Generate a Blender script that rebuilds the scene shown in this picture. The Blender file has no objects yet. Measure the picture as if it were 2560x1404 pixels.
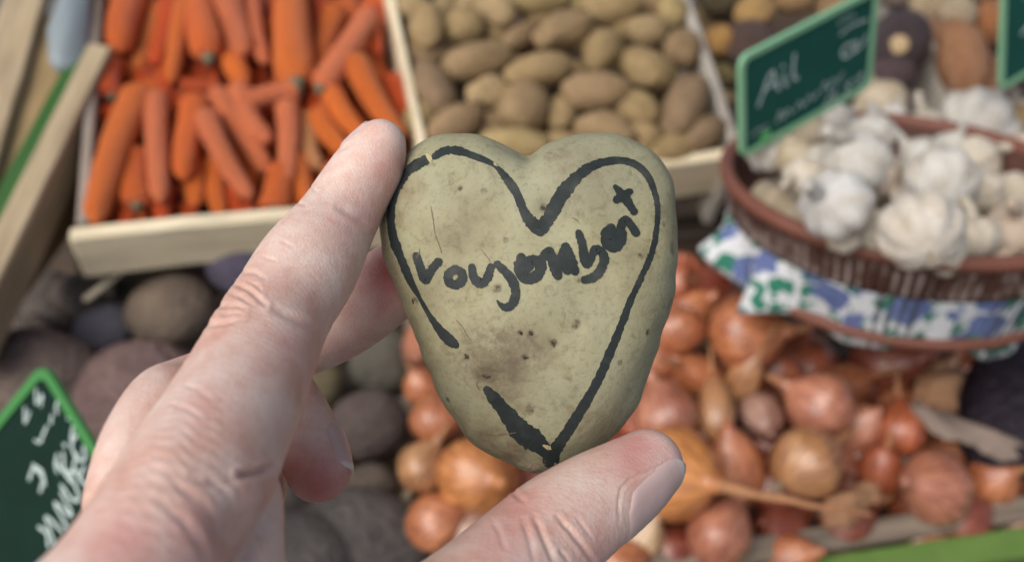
import bpy, math, random
import numpy as np
from mathutils import Matrix, Vector

random.seed(7); rng = np.random.default_rng(7)
scene = bpy.context.scene
COL = scene.collection

# ------------------------------------------------------------------ camera, sky, sun, exposure
F = 2360.0                                   # focal length in photo pixels (2560 wide)
Xc = np.array((.976, .081, -.203)); Xc /= np.linalg.norm(Xc)      # the crates' own axes seen from the camera
Yc = np.array((-.182, .815, -.55)); Yc -= Xc*Yc.dot(Xc); Yc /= np.linalg.norm(Yc)
Zc = np.cross(Xc, Yc)
TILT = math.radians(18)                      # the display slopes towards the customer
Zw = math.cos(TILT)*Zc + math.sin(TILT)*Yc
Yw = math.cos(TILT)*Yc - math.sin(TILT)*Zc
R = np.array((Xc, Yw, Zw))                   # camera axes -> world
CAM = np.array((0.0, 0.0, 1.45))
cd = bpy.data.cameras.new("camera"); cam = bpy.data.objects.new("camera", cd); COL.objects.link(cam)
cam.matrix_world = Matrix.Translation(CAM) @ Matrix(R.tolist()).to_4x4()
cd.sensor_width = 36.0; cd.lens = F/2560*36.0
cd.clip_start = .01; cd.clip_end = 200
cd.dof.use_dof = True; cd.dof.focus_distance = .222; cd.dof.aperture_fstop = 9.5
scene.camera = cam

SUN_EL, SUN_AZ = math.radians(46), math.radians(-122)     # soft daylight from the upper left
w = bpy.data.worlds.new("World"); scene.world = w; w.use_nodes = True
nt = w.node_tree; nt.nodes.clear()
sky = nt.nodes.new('ShaderNodeTexSky'); sky.sky_type = 'NISHITA'; sky.sun_disc = False
sky.sun_elevation = SUN_EL; sky.sun_rotation = SUN_AZ; sky.air_density = .7; sky.dust_density = 3.0; sky.ozone_density = .6
hs = nt.nodes.new('ShaderNodeHueSaturation'); hs.inputs['Saturation'].default_value = .75
bg = nt.nodes.new('ShaderNodeBackground'); bg.inputs[1].default_value = .066
wo = nt.nodes.new('ShaderNodeOutputWorld')
nt.links.new(sky.outputs[0], hs.inputs['Color']); nt.links.new(hs.outputs[0], bg.inputs[0]); nt.links.new(bg.outputs[0], wo.inputs[0])
sl = bpy.data.lights.new("sun", 'SUN'); sl.energy = 1.45; sl.angle = math.radians(50); sl.color = (1, .965, .91)
so = bpy.data.objects.new("sun", sl); COL.objects.link(so)
sd = Vector((math.sin(SUN_AZ)*math.cos(SUN_EL), math.cos(SUN_AZ)*math.cos(SUN_EL), math.sin(SUN_EL)))
so.rotation_euler = sd.to_track_quat('Z', 'Y').to_euler()
scene.view_settings.view_transform = 'Standard'; scene.view_settings.look = 'None'
scene.view_settings.exposure = 0.9; scene.view_settings.gamma = 1.0

# ------------------------------------------------------------------ helpers: places
N = R @ Zc                                   # normal of the sloping display, world
def ray(u, v): return R @ np.array(((u-1280)/F, (702-v)/F, -1.0))
def PX(u, v, z): return CAM + ray(u, v)*z
def PL(u, v, d):                             # point on the display plane that lies d metres below the eye
    r = ray(u, v); return CAM + r*(d/-(r@N))
def depth(p): return float(-(R.T @ (np.asarray(p)-CAM))[2])
def cu(u, v, z): return np.array(((u-1280)/F*z, (702-v)/F*z, -z))*1000     # camera-aligned millimetres
CR4 = Matrix(R.tolist()).to_4x4()
def nrm(a): a = np.asarray(a, float); return a/np.linalg.norm(a)
def frame(x, zhint, loc, scale=(1, 1, 1)):
    x = nrm(x); y = nrm(np.cross(zhint, x)); z = np.cross(x, y)
    M = Matrix(((x[0]*scale[0], y[0]*scale[1], z[0]*scale[2], loc[0]),
                (x[1]*scale[0], y[1]*scale[1], z[1]*scale[2], loc[1]),
                (x[2]*scale[0], y[2]*scale[1], z[2]*scale[2], loc[2]), (0, 0, 0, 1)))
    return M

# ------------------------------------------------------------------ helpers: meshes and objects
def mesh(name, V, Fc, smooth=True):
    m = bpy.data.meshes.new(name)
    m.from_pydata([tuple(map(float, v)) for v in V] if not isinstance(V, np.ndarray) else V.tolist(), [],
                  Fc.tolist() if isinstance(Fc, np.ndarray) else Fc)
    m.update()
    if smooth: m.polygons.foreach_set('use_smooth', [True]*len(m.polygons))
    return m
def obj(name, m, mat=None, parent=None, M=None):
    o = bpy.data.objects.new(name, m); COL.objects.link(o)
    if mat and m is not None and not m.materials: m.materials.append(mat)
    if parent is not None: o.parent = parent
    if M is not None:
        o.matrix_basis = M
    return o
def tag(o, label, cat, group=None, color=None):
    o['label'] = label; o['category'] = cat
    if group: o['group'] = group
    if color is not None: o.color = (*color, 1)
    return o
def empty(name, loc, label, cat, group=None):
    o = bpy.data.objects.new(name, None); COL.objects.link(o); o.location = loc
    o.empty_display_size = .01
    return tag(o, label, cat, group)
def child_world(o, parent, M):               # place a child by its world matrix
    o.parent = parent
    P = Matrix.Translation(parent.location) if parent.type == 'EMPTY' else parent.matrix_basis
    o.matrix_basis = P.inverted() @ M
def lathe(prof, seg=28, radf=None, offf=None, axis='x'):
    V, Fc = [], []
    n = len(prof)
    for i, (x, r) in enumerate(prof):
        for k in range(seg):
            a = 2*math.pi*k/seg
            rr = r*(radf(x, a) if radf else 1)
            ox, oy = offf(x) if offf else (0, 0)
            V.append((x, rr*math.cos(a)+ox, rr*math.sin(a)+oy))
    for i in range(n-1):
        for k in range(seg):
            a, b = i*seg+k, i*seg+(k+1) % seg
            Fc.append((a, b, b+seg, a+seg))
    for i in (0, n-1):                       # close the ends
        c = len(V); x, r = prof[i]; ox, oy = offf(x) if offf else (0, 0)
        V.append((x, ox, oy))
        for k in range(seg):
            a, b = i*seg+k, i*seg+(k+1) % seg
            Fc.append((c, b, a) if i == 0 else (c, a, b))
    V = np.array(V)
    if axis == 'z': V = V[:, [1, 2, 0]]
    return V, Fc
def wob(seed, amp, fr=1.0, n=5):             # smooth random field on points
    r = np.random.default_rng(seed); K = r.normal(size=(n, 3))*fr*2.2; ph = r.uniform(0, 6.28, n)
    return lambda P: amp*np.sin(P@K.T+ph).mean(1)*1.6
def cat(P, sub):                             # Catmull-Rom through rows of P
    P = np.asarray(P, float); Q = np.vstack((2*P[0]-P[1], P, 2*P[-1]-P[-2])); out = []
    for i in range(len(P)-1):
        a, b, c, d = Q[i:i+4]
        for j in range(sub):
            t = j/sub
            out.append(.5*((2*b)+(-a+c)*t+(2*a-5*b+4*c-d)*t*t+(-a+3*b-3*c+d)*t**3))
    out.append(P[-1]); return np.array(out)
def tube(P, rad, seg=8):                     # closed tube along points
    P = np.asarray(P, float); V, Fc = [], []
    for i, p in enumerate(P):
        t = nrm(P[min(i+1, len(P)-1)]-P[max(i-1, 0)])
        h = (0, 0, 1) if abs(t[2]) < .9 else (1, 0, 0)
        a = nrm(np.cross(t, h)); b = np.cross(t, a); r = rad[i] if hasattr(rad, '__len__') else rad
        for k in range(seg):
            q = 2*math.pi*k/seg; V.append(p+r*(math.cos(q)*a+math.sin(q)*b))
    n = len(P)
    for i in range(n-1):
        for k in range(seg):
            x, y = i*seg+k, i*seg+(k+1) % seg; Fc.append((x, y, y+seg, x+seg))
    Fc.append(tuple(range(seg-1, -1, -1))); Fc.append(tuple((n-1)*seg+k for k in range(seg)))
    return np.array(V), Fc
def boxmesh(name, L, W, H, bev=.0015, bend=0, seed=0, cuts=10):   # a sawn board, long axis x, top at z=0
    r = np.random.default_rng(seed); V, Fc = [], []
    xs = np.linspace(-L/2, L/2, cuts+1)
    xs = np.concatenate(([xs[0]], [xs[0]+bev], xs[1:-1], [xs[-1]-bev], [xs[-1]]))
    for i, x in enumerate(xs):
        e = bev if i in (0, len(xs)-1) else 0
        dw = r.normal()*W*.008; dh = r.normal()*H*.006+bend*(1-(2*x/L)**2)
        a, b = W/2-e+dw, -e+dh; c = -H+e+dh
        sec = [(-a+bev, b), (a-bev, b), (a, b-bev), (a, c+bev), (a-bev, c), (-a+bev, c), (-a, c+bev), (-a, b-bev)]
        V += [(x, y, z) for y, z in sec]
    n = len(xs)
    for i in range(n-1):
        for k in range(8):
            p, q = i*8+k, i*8+(k+1) % 8; Fc.append((p, p+8, q+8, q))
    Fc.append(tuple(range(8))); Fc.append(tuple((n-1)*8+k for k in range(7, -1, -1)))
    return mesh(name, np.array(V), Fc, smooth=False)
def board(name, p0, p1, W, H, mat, parent, up=None, seed=0, bend=0):
    up = N if up is None else np.asarray(up)
    p0, p1 = np.asarray(p0), np.asarray(p1); L = np.linalg.norm(p1-p0)
    o = obj(name, boxmesh(name, L, W, H, seed=seed, bend=bend), mat)
    M = frame(p1-p0, up, (p0+p1)/2)
    if parent is not None: child_world(o, parent, M)
    else: o.matrix_basis = M
    return o

# ------------------------------------------------------------------ helpers: materials
class Mat:
    def __init__(s, name, rough=.5, spec=.5):
        s.m = bpy.data.materials.new(name); s.m.use_nodes = True; s.t = s.m.node_tree
        s.b = s.t.nodes['Principled BSDF']; s.b.inputs['Roughness'].default_value = rough
        s.b.inputs['Specular IOR Level'].default_value = spec
        s.tc = s.t.nodes.new('ShaderNodeTexCoord')
    def n(s, typ, **kw):
        x = s.t.nodes.new(typ)
        for k, v in kw.items(): setattr(x, k, v)
        return x
    def link(s, a, b): s.t.links.new(a, b)
    def coords(s, scale=(1, 1, 1), which='Object', rnd=True):
        mp = s.n('ShaderNodeMapping'); mp.inputs['Scale'].default_value = scale
        s.link(s.tc.outputs[which], mp.inputs[0])
        if rnd:
            oi = s.n('ShaderNodeObjectInfo'); mu = s.n('ShaderNodeMath', operation='MULTIPLY'); mu.inputs[1].default_value = 37
            s.link(oi.outputs['Random'], mu.inputs[0]); s.link(mu.outputs[0], mp.inputs['Location'])
        return mp.outputs[0]
    def noise(s, vec, scale, detail=4, rough=.55, dist=0):
        x = s.n('ShaderNodeTexNoise'); x.inputs['Scale'].default_value = scale; x.inputs['Detail'].default_value = detail
        x.inputs['Roughness'].default_value = rough; x.inputs['Distortion'].default_value = dist
        s.link(vec, x.inputs['Vector']); return x.outputs['Fac']
    def ramp(s, fac, stops):
        x = s.n('ShaderNodeValToRGB'); e = x.color_ramp.elements
        while len(e) < len(stops): e.new(.5)
        for i, (p, c) in enumerate(stops):
            e[i].position = p; e[i].color = (*c, 1) if hasattr(c, '__len__') else (c, c, c, 1)
        s.link(fac, x.inputs[0]); return x.outputs[0]
    def mix(s, a, b, fac, mode='MIX'):
        x = s.n('ShaderNodeMix', data_type='RGBA', blend_type=mode)
        for v, i in ((fac, 0), (a, 6), (b, 7)):
            if isinstance(v, (int, float)): x.inputs[i].default_value = v
            elif isinstance(v, tuple): x.inputs[i].default_value = (*v, 1)
            else: s.link(v, x.inputs[i])
        return x.outputs[2]
    def math(s, op, a, b=None):
        x = s.n('ShaderNodeMath', operation=op)
        for v, i in ((a, 0), (b, 1)):
            if v is None: continue
            if isinstance(v, (int, float)): x.inputs[i].default_value = v
            else: s.link(v, x.inputs[i])
        return x.outputs[0]
    def objcol(s):
        return s.n('ShaderNodeObjectInfo').outputs['Color']
    def attr(s, name):
        return s.n('ShaderNodeAttribute', attribute_name=name).outputs['Fac']
    def near(s, p, r0, r1):                  # 1 inside r0 of object-space point p, 0 beyond r1
        x = s.n('ShaderNodeVectorMath', operation='DISTANCE'); x.inputs[1].default_value = p
        s.link(s.tc.outputs['Object'], x.inputs[0])
        q = s.n('ShaderNodeMapRange', interpolation_type='SMOOTHSTEP'); s.link(x.outputs['Value'], q.inputs[0])
        q.inputs[1].default_value = r0; q.inputs[2].default_value = r1; q.inputs[3].default_value = 1; q.inputs[4].default_value = 0
        return q.outputs[0]
    def col(s, c):
        if isinstance(c, tuple): s.b.inputs['Base Color'].default_value = (*c, 1)
        else: s.link(c, s.b.inputs['Base Color'])
        return s
    def bump(s, h, strength=.3, dist=.001, prev=None):
        x = s.n('ShaderNodeBump'); x.inputs['Strength'].default_value = strength; x.inputs['Distance'].default_value = dist
        s.link(h, x.inputs['Height'])
        if prev is not None: s.link(prev, x.inputs['Normal'])
        s.link(x.outputs[0], s.b.inputs['Normal']); return x.outputs[0]
    def sss(s, wgt, rad=(1, .3, .15), sc=.003):
        s.b.inputs['Subsurface Weight'].default_value = wgt; s.b.inputs['Subsurface Radius'].default_value = rad
        s.b.inputs['Subsurface Scale'].default_value = sc

def plain(name, c, rough=.5, spec=.5): return Mat(name, rough, spec).col(c).m
def wood(name, c0, c1, rough=.75):
    k = Mat(name, rough, .3); v = k.coords((1.2, 14, 14))
    f = k.noise(v, 9, 6, .65, .6); g = k.noise(k.coords((1, 3, 3)), 14, 3)
    c = k.mix(k.ramp(f, [(.3, c0), (.7, c1)]), k.ramp(g, [(.35, .55), (.6, 1.0)]), .45, 'MULTIPLY')
    k.col(c); k.bump(f, .35, .001); return k.m
M_PINE = wood('pale_pine', (.70, .58, .38), (.87, .78, .57))
M_OLD = wood('weathered_wood', (.13, .10, .075), (.30, .24, .18))
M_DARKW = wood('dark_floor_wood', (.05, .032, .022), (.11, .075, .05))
M_TAN = wood('tan_board', (.36, .27, .16), (.52, .41, .27))
M_BROWN = wood('brown_board', (.26, .165, .085), (.40, .27, .15))
M_GREYW = wood('grey_edge_wood', (.33, .29, .24), (.50, .46, .40))

def veg(name, rough, spec, spots, streak=None, bump=.3, fr=6, sss=0, coat=0, mott=.8):
    k = Mat(name, rough, spec); oc = k.objcol(); v = k.coords((1, 1, 1))
    f = k.noise(v, fr, 5, .6); g = k.noise(v, fr*4, 4, .6)
    c = k.mix(oc, k.ramp(f, [(.3, spots), (.68, (1.12, 1.1, 1.05))]), mott, 'MULTIPLY')
    c = k.mix(c, k.ramp(g, [(.3, .72), (.55, 1.0)]), .75*mott, 'MULTIPLY')
    h = g
    if streak:                               # growth rings / veins in the thing's own long direction
        s = k.noise(k.coords(streak), 5, 4, .6)
        c = k.mix(c, k.ramp(s, [(.32, .72), (.6, 1.12)]), .5, 'MULTIPLY'); h = s
    k.col(c); k.bump(h, bump, .02)
    if sss: k.sss(sss, (1, .4, .15), .004)
    k.b.inputs['Coat Weight'].default_value = coat; k.b.inputs['Coat Roughness'].default_value = .25
    return k.m
M_CARROT = veg('carrot_skin', .38, .6, (.80, .68, .60), streak=(20, 1.2, 1.2), bump=.7, fr=2.6, mott=.5)
M_CROWN = plain('carrot_crown', (.13, .125, .075), .85)
M_POTATO = veg('market_potato_skin', .6, .22, (.70, .66, .60), fr=3, bump=.35)
M_BEET = veg('beet_skin', .62, .2, (.62, .58, .60), fr=3.0, bump=.6)
M_RAD = veg('dark_root_skin', .5, .4, (.6, .55, .55), fr=3.0, bump=.6)
def onion_mat(name, rough, coat):
    k = Mat(name, rough, .5); oc = k.objcol()
    sep = k.n('ShaderNodeSeparateXYZ'); k.link(k.tc.outputs['Object'], sep.inputs[0])
    cmb = k.n('ShaderNodeCombineXYZ'); k.link(sep.outputs[1], cmb.inputs[1]); k.link(sep.outputs[2], cmb.inputs[2])
    nz = k.n('ShaderNodeVectorMath', operation='NORMALIZE'); k.link(cmb.outputs[0], nz.inputs[0])
    oi = k.n('ShaderNodeObjectInfo'); c2 = k.n('ShaderNodeCombineXYZ')
    k.link(k.math('ADD', k.math('MULTIPLY', sep.outputs[0], .7), k.math('MULTIPLY', oi.outputs['Random'], 31)), c2.inputs[0])
    ad = k.n('ShaderNodeVectorMath', operation='ADD'); k.link(nz.outputs[0], ad.inputs[0]); k.link(c2.outputs[0], ad.inputs[1])
    s = k.noise(ad.outputs[0], 7, 3, .6); p = k.noise(k.coords(), 2.0, 3, .6)
    c = k.mix(oc, k.ramp(s, [(.35, (.52, .42, .36)), (.6, (1.12, 1.1, 1.06))]), .9, 'MULTIPLY')
    c = k.mix(c, k.ramp(p, [(.35, (.75, .6, .55)), (.62, (1.15, 1.12, 1.05))]), .8, 'MULTIPLY')
    k.col(c); k.bump(s, .25, .03); k.b.inputs['Coat Weight'].default_value = coat; k.b.inputs['Coat Roughness'].default_value = .18
    return k.m
M_ONION = onion_mat('onion_skin', .33, .7)
M_NECK = onion_mat('dry_neck', .75, 0)
M_ROOTS = plain('dry_roots', (.38, .30, .20), .9)
def garlic_mat():
    k = Mat('garlic_skin', .6, .25); v = k.coords(); n = k.noise(v, 3, 4, .6); g = k.noise(v, 14, 4, .65)
    c = k.mix(k.objcol(), k.ramp(n, [(.34, (.80, .73, .62)), (.6, (1.06, 1.05, 1.02))]), .8, 'MULTIPLY')
    k.col(k.mix(c, k.ramp(g, [(.30, (.72, .62, .50)), (.46, (1, 1, 1))]), .6, 'MULTIPLY')); k.bump(g, .3, .03); return k.m
M_GARLIC = garlic_mat(); M_STALK = M_GARLIC

# ------------------------------------------------------------------ the crates
DC, DB, DO = .60, .72, .665                   # how far below the eye: carrot/potato crates, beet crate, onion crate
def crate(name, loc, label): return empty(name, loc, label, 'crate', 'wooden vegetable crates')
cc = crate('wooden_crate', PL(600, 300, DC+.12), 'pale wooden crate full of orange carrots')
board('side_board', PL(262, -300, DC-.005), PL(205, 560, DC-.005), .009, .10, wood('grey_brown_edge', (.22, .18, .145), (.36, .30, .25)), cc, seed=1)
board('side_board', PL(915, -300, DC-.012), PL(1085, 480, DC-.012), .0068, .10, M_PINE, cc, seed=2)
board('front_board', PL(172, 583, DC-.002), PL(1090, 505, DC-.002), .012, .05, M_PINE, cc, seed=3, bend=.003)
board('front_slat', PL(185, 640, DC+.06), PL(1090, 560, DC+.06), .010, .045, M_OLD, cc, seed=4)
def floor(name, q, d, mat, parent, n=8):      # floor boards side by side
    a0, a1, b1, b0 = [PL(u, v, d) for u, v in q]
    for i in range(n):
        t = (i+.5)/n; p = a0+(b0-a0)*t; r = a1+(b1-a1)*t
        board('floor_board', p, r, np.linalg.norm(b0-a0)/n-.003, .006, mat, parent, seed=20+i)
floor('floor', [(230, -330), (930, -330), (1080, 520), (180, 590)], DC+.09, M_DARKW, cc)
pc = crate('wooden_crate', PL(1400, 200, DC+.12), 'wooden crate full of small brown potatoes')
board('side_board', PL(945, -300, DC+.004), PL(1110, 420, DC+.004), .010, .09, M_OLD, pc, seed=5)
board('side_board', PL(1612, -300, DC-.008), PL(1850, 385, DC-.008), .010, .10, M_GREYW, pc, seed=6)
board('front_board', PL(1080, 480, DC+.002), PL(1875, 372, DC+.002), .012, .05, M_PINE, pc, seed=7)
board('front_slat', PL(1080, 545, DC+.06), PL(1875, 440, DC+.06), .010, .045, M_OLD, pc, seed=8)
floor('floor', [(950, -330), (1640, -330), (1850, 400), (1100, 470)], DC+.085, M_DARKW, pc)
rc = crate('wooden_crate', PL(2000, 100, DC+.12), 'wooden crate with dark and yellow roots behind the garlic sign')
board('side_board', PL(2150, -300, DC-.004), PL(2480, 400, DC-.004), .012, .10, M_GREYW, rc, seed=9)
board('front_board', PL(1880, 385, DC+.01), PL(2490, 290, DC+.01), .012, .05, M_OLD, rc, seed=10)
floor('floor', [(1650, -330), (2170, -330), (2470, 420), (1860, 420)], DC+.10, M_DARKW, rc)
fc = crate('wooden_crate', PL(2500, 100, DC+.12), 'wooden crate with brown roots at the far right')
board('side_board', PL(2185, -300, DC+.006), PL(2510, 400, DC+.006), .010, .09, M_OLD, fc, seed=11)
floor('floor', [(2200, -330), (2900, -330), (3100, 400), (2500, 420)], DC+.10, M_DARKW, fc)
oc_ = crate('wooden_crate', PL(1900, 1100, DO+.12), 'weathered grey crate of onions and shallots with a green front')
board('front_board', PL(1350, 1452, DO-.03), PL(2900, 1215, DO-.03), .018, .07, M_OLD, oc_, seed=12)
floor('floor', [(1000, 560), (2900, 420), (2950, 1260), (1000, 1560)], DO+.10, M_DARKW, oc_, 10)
k = Mat('green_paint', .55, .4); k.col(k.mix((.09, .165, .03), (.14, .235, .055), k.noise(k.coords((1, 1, 1)), 60, 3))); M_GREENP = k.m
p0, p1 = PL(1900, 1452, DO-.029), PL(2950, 1292, DO-.029)
board('green_panel', p0, p1, .022, .09, M_GREENP, oc_, seed=13)
bc = crate('wooden_crate', PL(500, 1100, DB+.12), 'dark crate holding the beetroots behind the hand')
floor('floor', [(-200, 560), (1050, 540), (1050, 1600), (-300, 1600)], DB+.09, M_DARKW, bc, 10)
board('side_board', PL(1035, 520, DB-.01), PL(1010, 1560, DB-.01), .010, .10, M_OLD, bc, seed=14)
# the neighbouring crate on the left, turned a little
lc = crate('wooden_crate', PL(60, 300, DC+.12), 'tan crate with green edging left of the carrots')
TUP = N
board('side_board', PL(250, 110, DC-.01), PL(-120, 860, DC-.01), .020, .045, M_TAN, lc, seed=15)
def quad_board(name, q, th, mat, parent):     # a board with four given corners: top back, top front, bottom front, bottom back
    tb, tf, bf, bb_ = [np.asarray(p) for p in q]; M = frame(tf-tb, np.cross(tf-tb, bb_-tb), (tb+tf)/2); Mi = M.inverted(); V, Fc = [], []
    for lay in (0, 1):
        for i in range(13):
            for j in range(5):
                a, b = i/12, j/4; p = Mi @ Vector((tb*(1-a)+tf*a)*(1-b)+(bb_*(1-a)+bf*a)*b); V.append((p.x, p.y, p.z-lay*th))
    f = lambda l, i, j: l*65+i*5+j
    for i in range(12):
        for j in range(4): Fc += [(f(0, i, j), f(0, i+1, j), f(0, i+1, j+1), f(0, i, j+1)), (f(1, i, j), f(1, i, j+1), f(1, i+1, j+1), f(1, i+1, j))]
        Fc += [(f(0, i, 0), f(1, i, 0), f(1, i+1, 0), f(0, i+1, 0)), (f(0, i, 4), f(0, i+1, 4), f(1, i+1, 4), f(1, i, 4))]
    for j in range(4): Fc += [(f(0, 0, j), f(0, 0, j+1), f(1, 0, j+1), f(1, 0, j)), (f(0, 12, j), f(1, 12, j), f(1, 12, j+1), f(0, 12, j+1))]
    o = obj(name, mesh(name, np.array(V), Fc, False), mat); child_world(o, parent, M); return o
quad_board('inner_board', [PL(238, 120, DC+.002), PL(-100, 850, DC+.002), PL(-90, 960, DC+.055), PL(203, 548, DC+.085)], .005, M_BROWN, lc)
board('green_edging', PL(215, 120, DC-.008), PL(-120, 760, DC-.008), .022, .05, plain('green_plastic', (.03, .105, .016), .5), lc, seed=17)
board('inner_floor', PL(165, 40, DC-.001), PL(-115, 610, DC-.001), .060, .008, wood('ochre_board', (.30, .20, .09), (.44, .31, .16)), lc, seed=18)
board('rim_board', PL(112, -180, DC-.012), PL(-98, 500, DC-.012), .034, .012, M_TAN, lc, seed=19)
bb = empty('plastic_bag', PL(190, 60, DC+.02), 'pale blue grey plastic bag beside the carrot crate', 'bag')
V, Fc = lathe([(-.5, .25), (-.42, .42), (-.2, .5), (.1, .46), (.35, .5), (.47, .4), (.5, .2)], 24)
V = V*np.array((.15, .034, .018)); V[:, 2] += wob(3, .004, 40)(V)
V[:, 1] += wob(4, .004, 40)(V)
child_world(obj('bag_body', mesh('bag_body', V, Fc), plain('bag_plastic', (.22, .26, .275), .5)), bb, frame(PL(210, -120, DC)-PL(170, 150, DC), N, PL(186, 30, DC-.006)))
stick = board('wood_splinter', PL(208, 748, DB-.055), PL(330, 655, DB-.055), .006, .003, M_PINE, None)
tag(stick, 'thin pale wood splinter lying under the carrot crate front', 'splinter')

g_ = obj('ground', mesh('ground', np.array([(-8, -8, 0), (8, -8, 0), (8, 8, 0), (-8, 8, 0)]), [(0, 1, 2, 3)], False), plain('paving', (.12, .115, .11), .9)); g_['kind'] = 'structure'

# ------------------------------------------------------------------ vegetables
def rowname(rows, v):
    for lim, nm in rows:
        if v < lim: return nm
    return rows[-1][1]
ORD = ['first', 'second', 'third', 'fourth', 'fifth', 'sixth', 'seventh', 'eighth', 'ninth', 'tenth', 'eleventh', 'twelfth',
       'thirteenth', 'fourteenth', 'fifteenth', 'sixteenth', 'seventeenth', 'eighteenth', 'nineteenth', 'twentieth']
ORD += [f'{t}-{ORD[k]}' for t in ('twenty', 'thirty', 'forty') for k in range(9)]
def order(items, rows, uv):                   # -> the rank from the left within its row
    out = {}
    for nm in {r for _, r in rows}:
        idx = sorted([i for i, it in enumerate(items) if rowname(rows, uv(it)[1]) == nm], key=lambda i: uv(items[i])[0])
        for k, i in enumerate(idx): out[i] = (ORD[k], nm)
    return out
FILL = []                                     # things of the lower layers: (kind, number, photo place, object)
# --- carrots
def carrot_mesh(seed):
    r = np.random.default_rng(seed); g = r.uniform(.82, 1.0, 60); b = r.uniform(-.6, .6); b2 = r.uniform(-.3, .3); tp = r.uniform(.56, .74)
    prof = []
    for i in range(33):
        t = i/32; x = -.5+t
        rr = (tp+(1-tp)*t**.75)
        e = min(t/.13, 1); rr *= (1-(1-e)**2.0)**.5 if e < 1 else 1
        e = min((1-t)/.07, 1); rr *= (1-(1-e)**2.5*.80)
        rr *= 1-.10*max(0, math.sin(t*41+seed*2)-.5)-.05*r.random()
        prof.append((x, max(rr, .02)))
    V, Fc = lathe(prof, 20, offf=lambda x: (b*(x*x*4-1), b2*math.sin(x*5)))
    return mesh('carrot', V, Fc)
CM = [carrot_mesh(i) for i in range(11)]
V, Fc = lathe([(.47, .34), (.485, .42), (.5, .40), (.512, .30), (.535, .26), (.548, .12)], 12)
CROWN = mesh('crown', V, Fc)
carrots = [  # end with the crown (u,v), other end, width px, height above the bed mm, hue, visible crown
 (345,-60, 303,128, 102,10,0,0),(432,-60, 388,158, 62,4,1,0),(478,-10, 428,198, 56,8,2,0),(522,140, 484,-60, 82,14,0,1),(405,20, 342,172, 60,-4,3,0),
 (575,-60, 604,128, 88,14,4,0),(568,60, 612,216, 78,4,2,0),(632,-40, 664,160, 50,8,4,0),(742,202, 732,-80, 102,16,2,1),(838,20, 806,190, 64,4,2,0),
 (805,218, 925,30, 72,14,4,1),(930,20, 946,138, 46,4,1,0),(792,-60, 800,110, 62,-4,1,0),(893,158, 1000,335, 74,14,2,0),(690,-60, 694,120, 52,-6,1,0),
 (282,240, 290,158, 70,6,1,1),(462,222, 545,204, 60,-2,1,1),(742,232, 590,268, 62,12,4,1),(592,225, 672,352, 76,10,4,0),(352,190, 372,285, 58,-10,1,1),
 (360,225, 232,560, 88,14,2,0),(392,238, 402,500, 64,12,4,0),(488,250, 462,446, 78,14,0,0),(462,350, 488,512, 72,2,2,0),(512,290, 626,486, 64,16,4,0),
 (545,230, 662,425, 58,8,4,0),(716,262, 712,462, 62,14,4,0),(832,240, 916,340, 66,8,2,0),(796,278, 872,395, 62,10,2,0),(764,290, 800,420, 52,4,5,0),
 (344,510, 342,378, 84,6,0,1),(538,395, 560,536, 58,4,2,0),(688,518, 700,420, 84,8,0,1),(418,470, 404,575, 58,0,1,0),(250,292, 340,272, 44,0,1,1),
 (800,210, 790,310, 60,-6,1,0),(980,200, 1030,345, 60,0,1,0),(300,475, 312,575, 66,-2,1,0),(365,500, 352,575, 54,-6,2,0),(470,510, 500,575, 60,-6,1,0),
 (620,470, 640,575, 60,-8,1,0),(580,480, 592,560, 54,-4,1,0),(258,560, 275,440, 60,-6,1,0),(742,400, 772,520, 66,2,2,0),(830,420, 850,540, 64,2,4,0),
 (905,330, 880,470, 64,4,2,0),(960,330, 1010,450, 62,2,1,0),(525,60, 540,200, 54,-8,1,0)]
CHUE = [(.92, .20, .045), (.78, .12, .028), (.95, .23, .045), (.90, .26, .07), (.92, .26, .11), (.74, .34, .14)]
CROWS = [(130, 'back row'), (300, 'middle row'), (999, 'front row')]
SHADE = ['orange', 'deep red orange', 'bright orange', 'pale tipped orange', 'pinkish orange', 'pale brownish orange']
mid = lambda c: ((c[0]+c[2])/2, (c[1]+c[3])/2)
rank = order(carrots, [(130, 'back row'), (300, 'middle row'), (420, 'front row'), (999, 'lowest row')], mid)
def put_carrot(c, i, label, d0=DC):
    u0, v0, u1, v1, wd, hh, hue, cr = c
    d = d0-hh/1000+.012
    a, b = PL(u0, v0, d), PL(u1, v1, d+.004*math.sin(i*2.3)); z = depth((a+b)/2); W = wd*z/F/2*1.08
    o = obj('carrot', CM[(i*5) % 11], M_CARROT, M=frame(a-b, N+.4*rng.normal(size=3), (a+b)/2, (np.linalg.norm(a-b)+W*.4, W, W)))
    hcol = np.array(CHUE[hue])*rng.uniform(.9, 1.1)
    tag(o, label, 'carrot', 'carrots in the crate', tuple(hcol))
    if cr: obj('crown', CROWN, M_CROWN, o)
    return o
for i, c in enumerate(carrots):
    rk, rw = rank[i]
    kind = ('thick ' if c[4] > 80 else 'slender ' if c[4] < 58 else '')+SHADE[c[6]]
    put_carrot(c, i, f"{kind} carrot{', dark crown showing' if c[7] else ''}, {rk} from left in the {rw}")
for i in range(100):                          # the layer below, seen only in the gaps
    u, v = rng.uniform(250, 1010), rng.uniform(-40, 545); a = rng.normal()*.5; L = 75
    o = put_carrot((u-L*math.sin(a), v-L*math.cos(a), u+L*math.sin(a), v+L*math.cos(a), rng.uniform(56, 80), -10-rng.uniform(0, 24), rng.integers(0, 2), 0), i, 'sunken carrot'); FILL.append(('carrot', i, (u, v), o))
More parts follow.
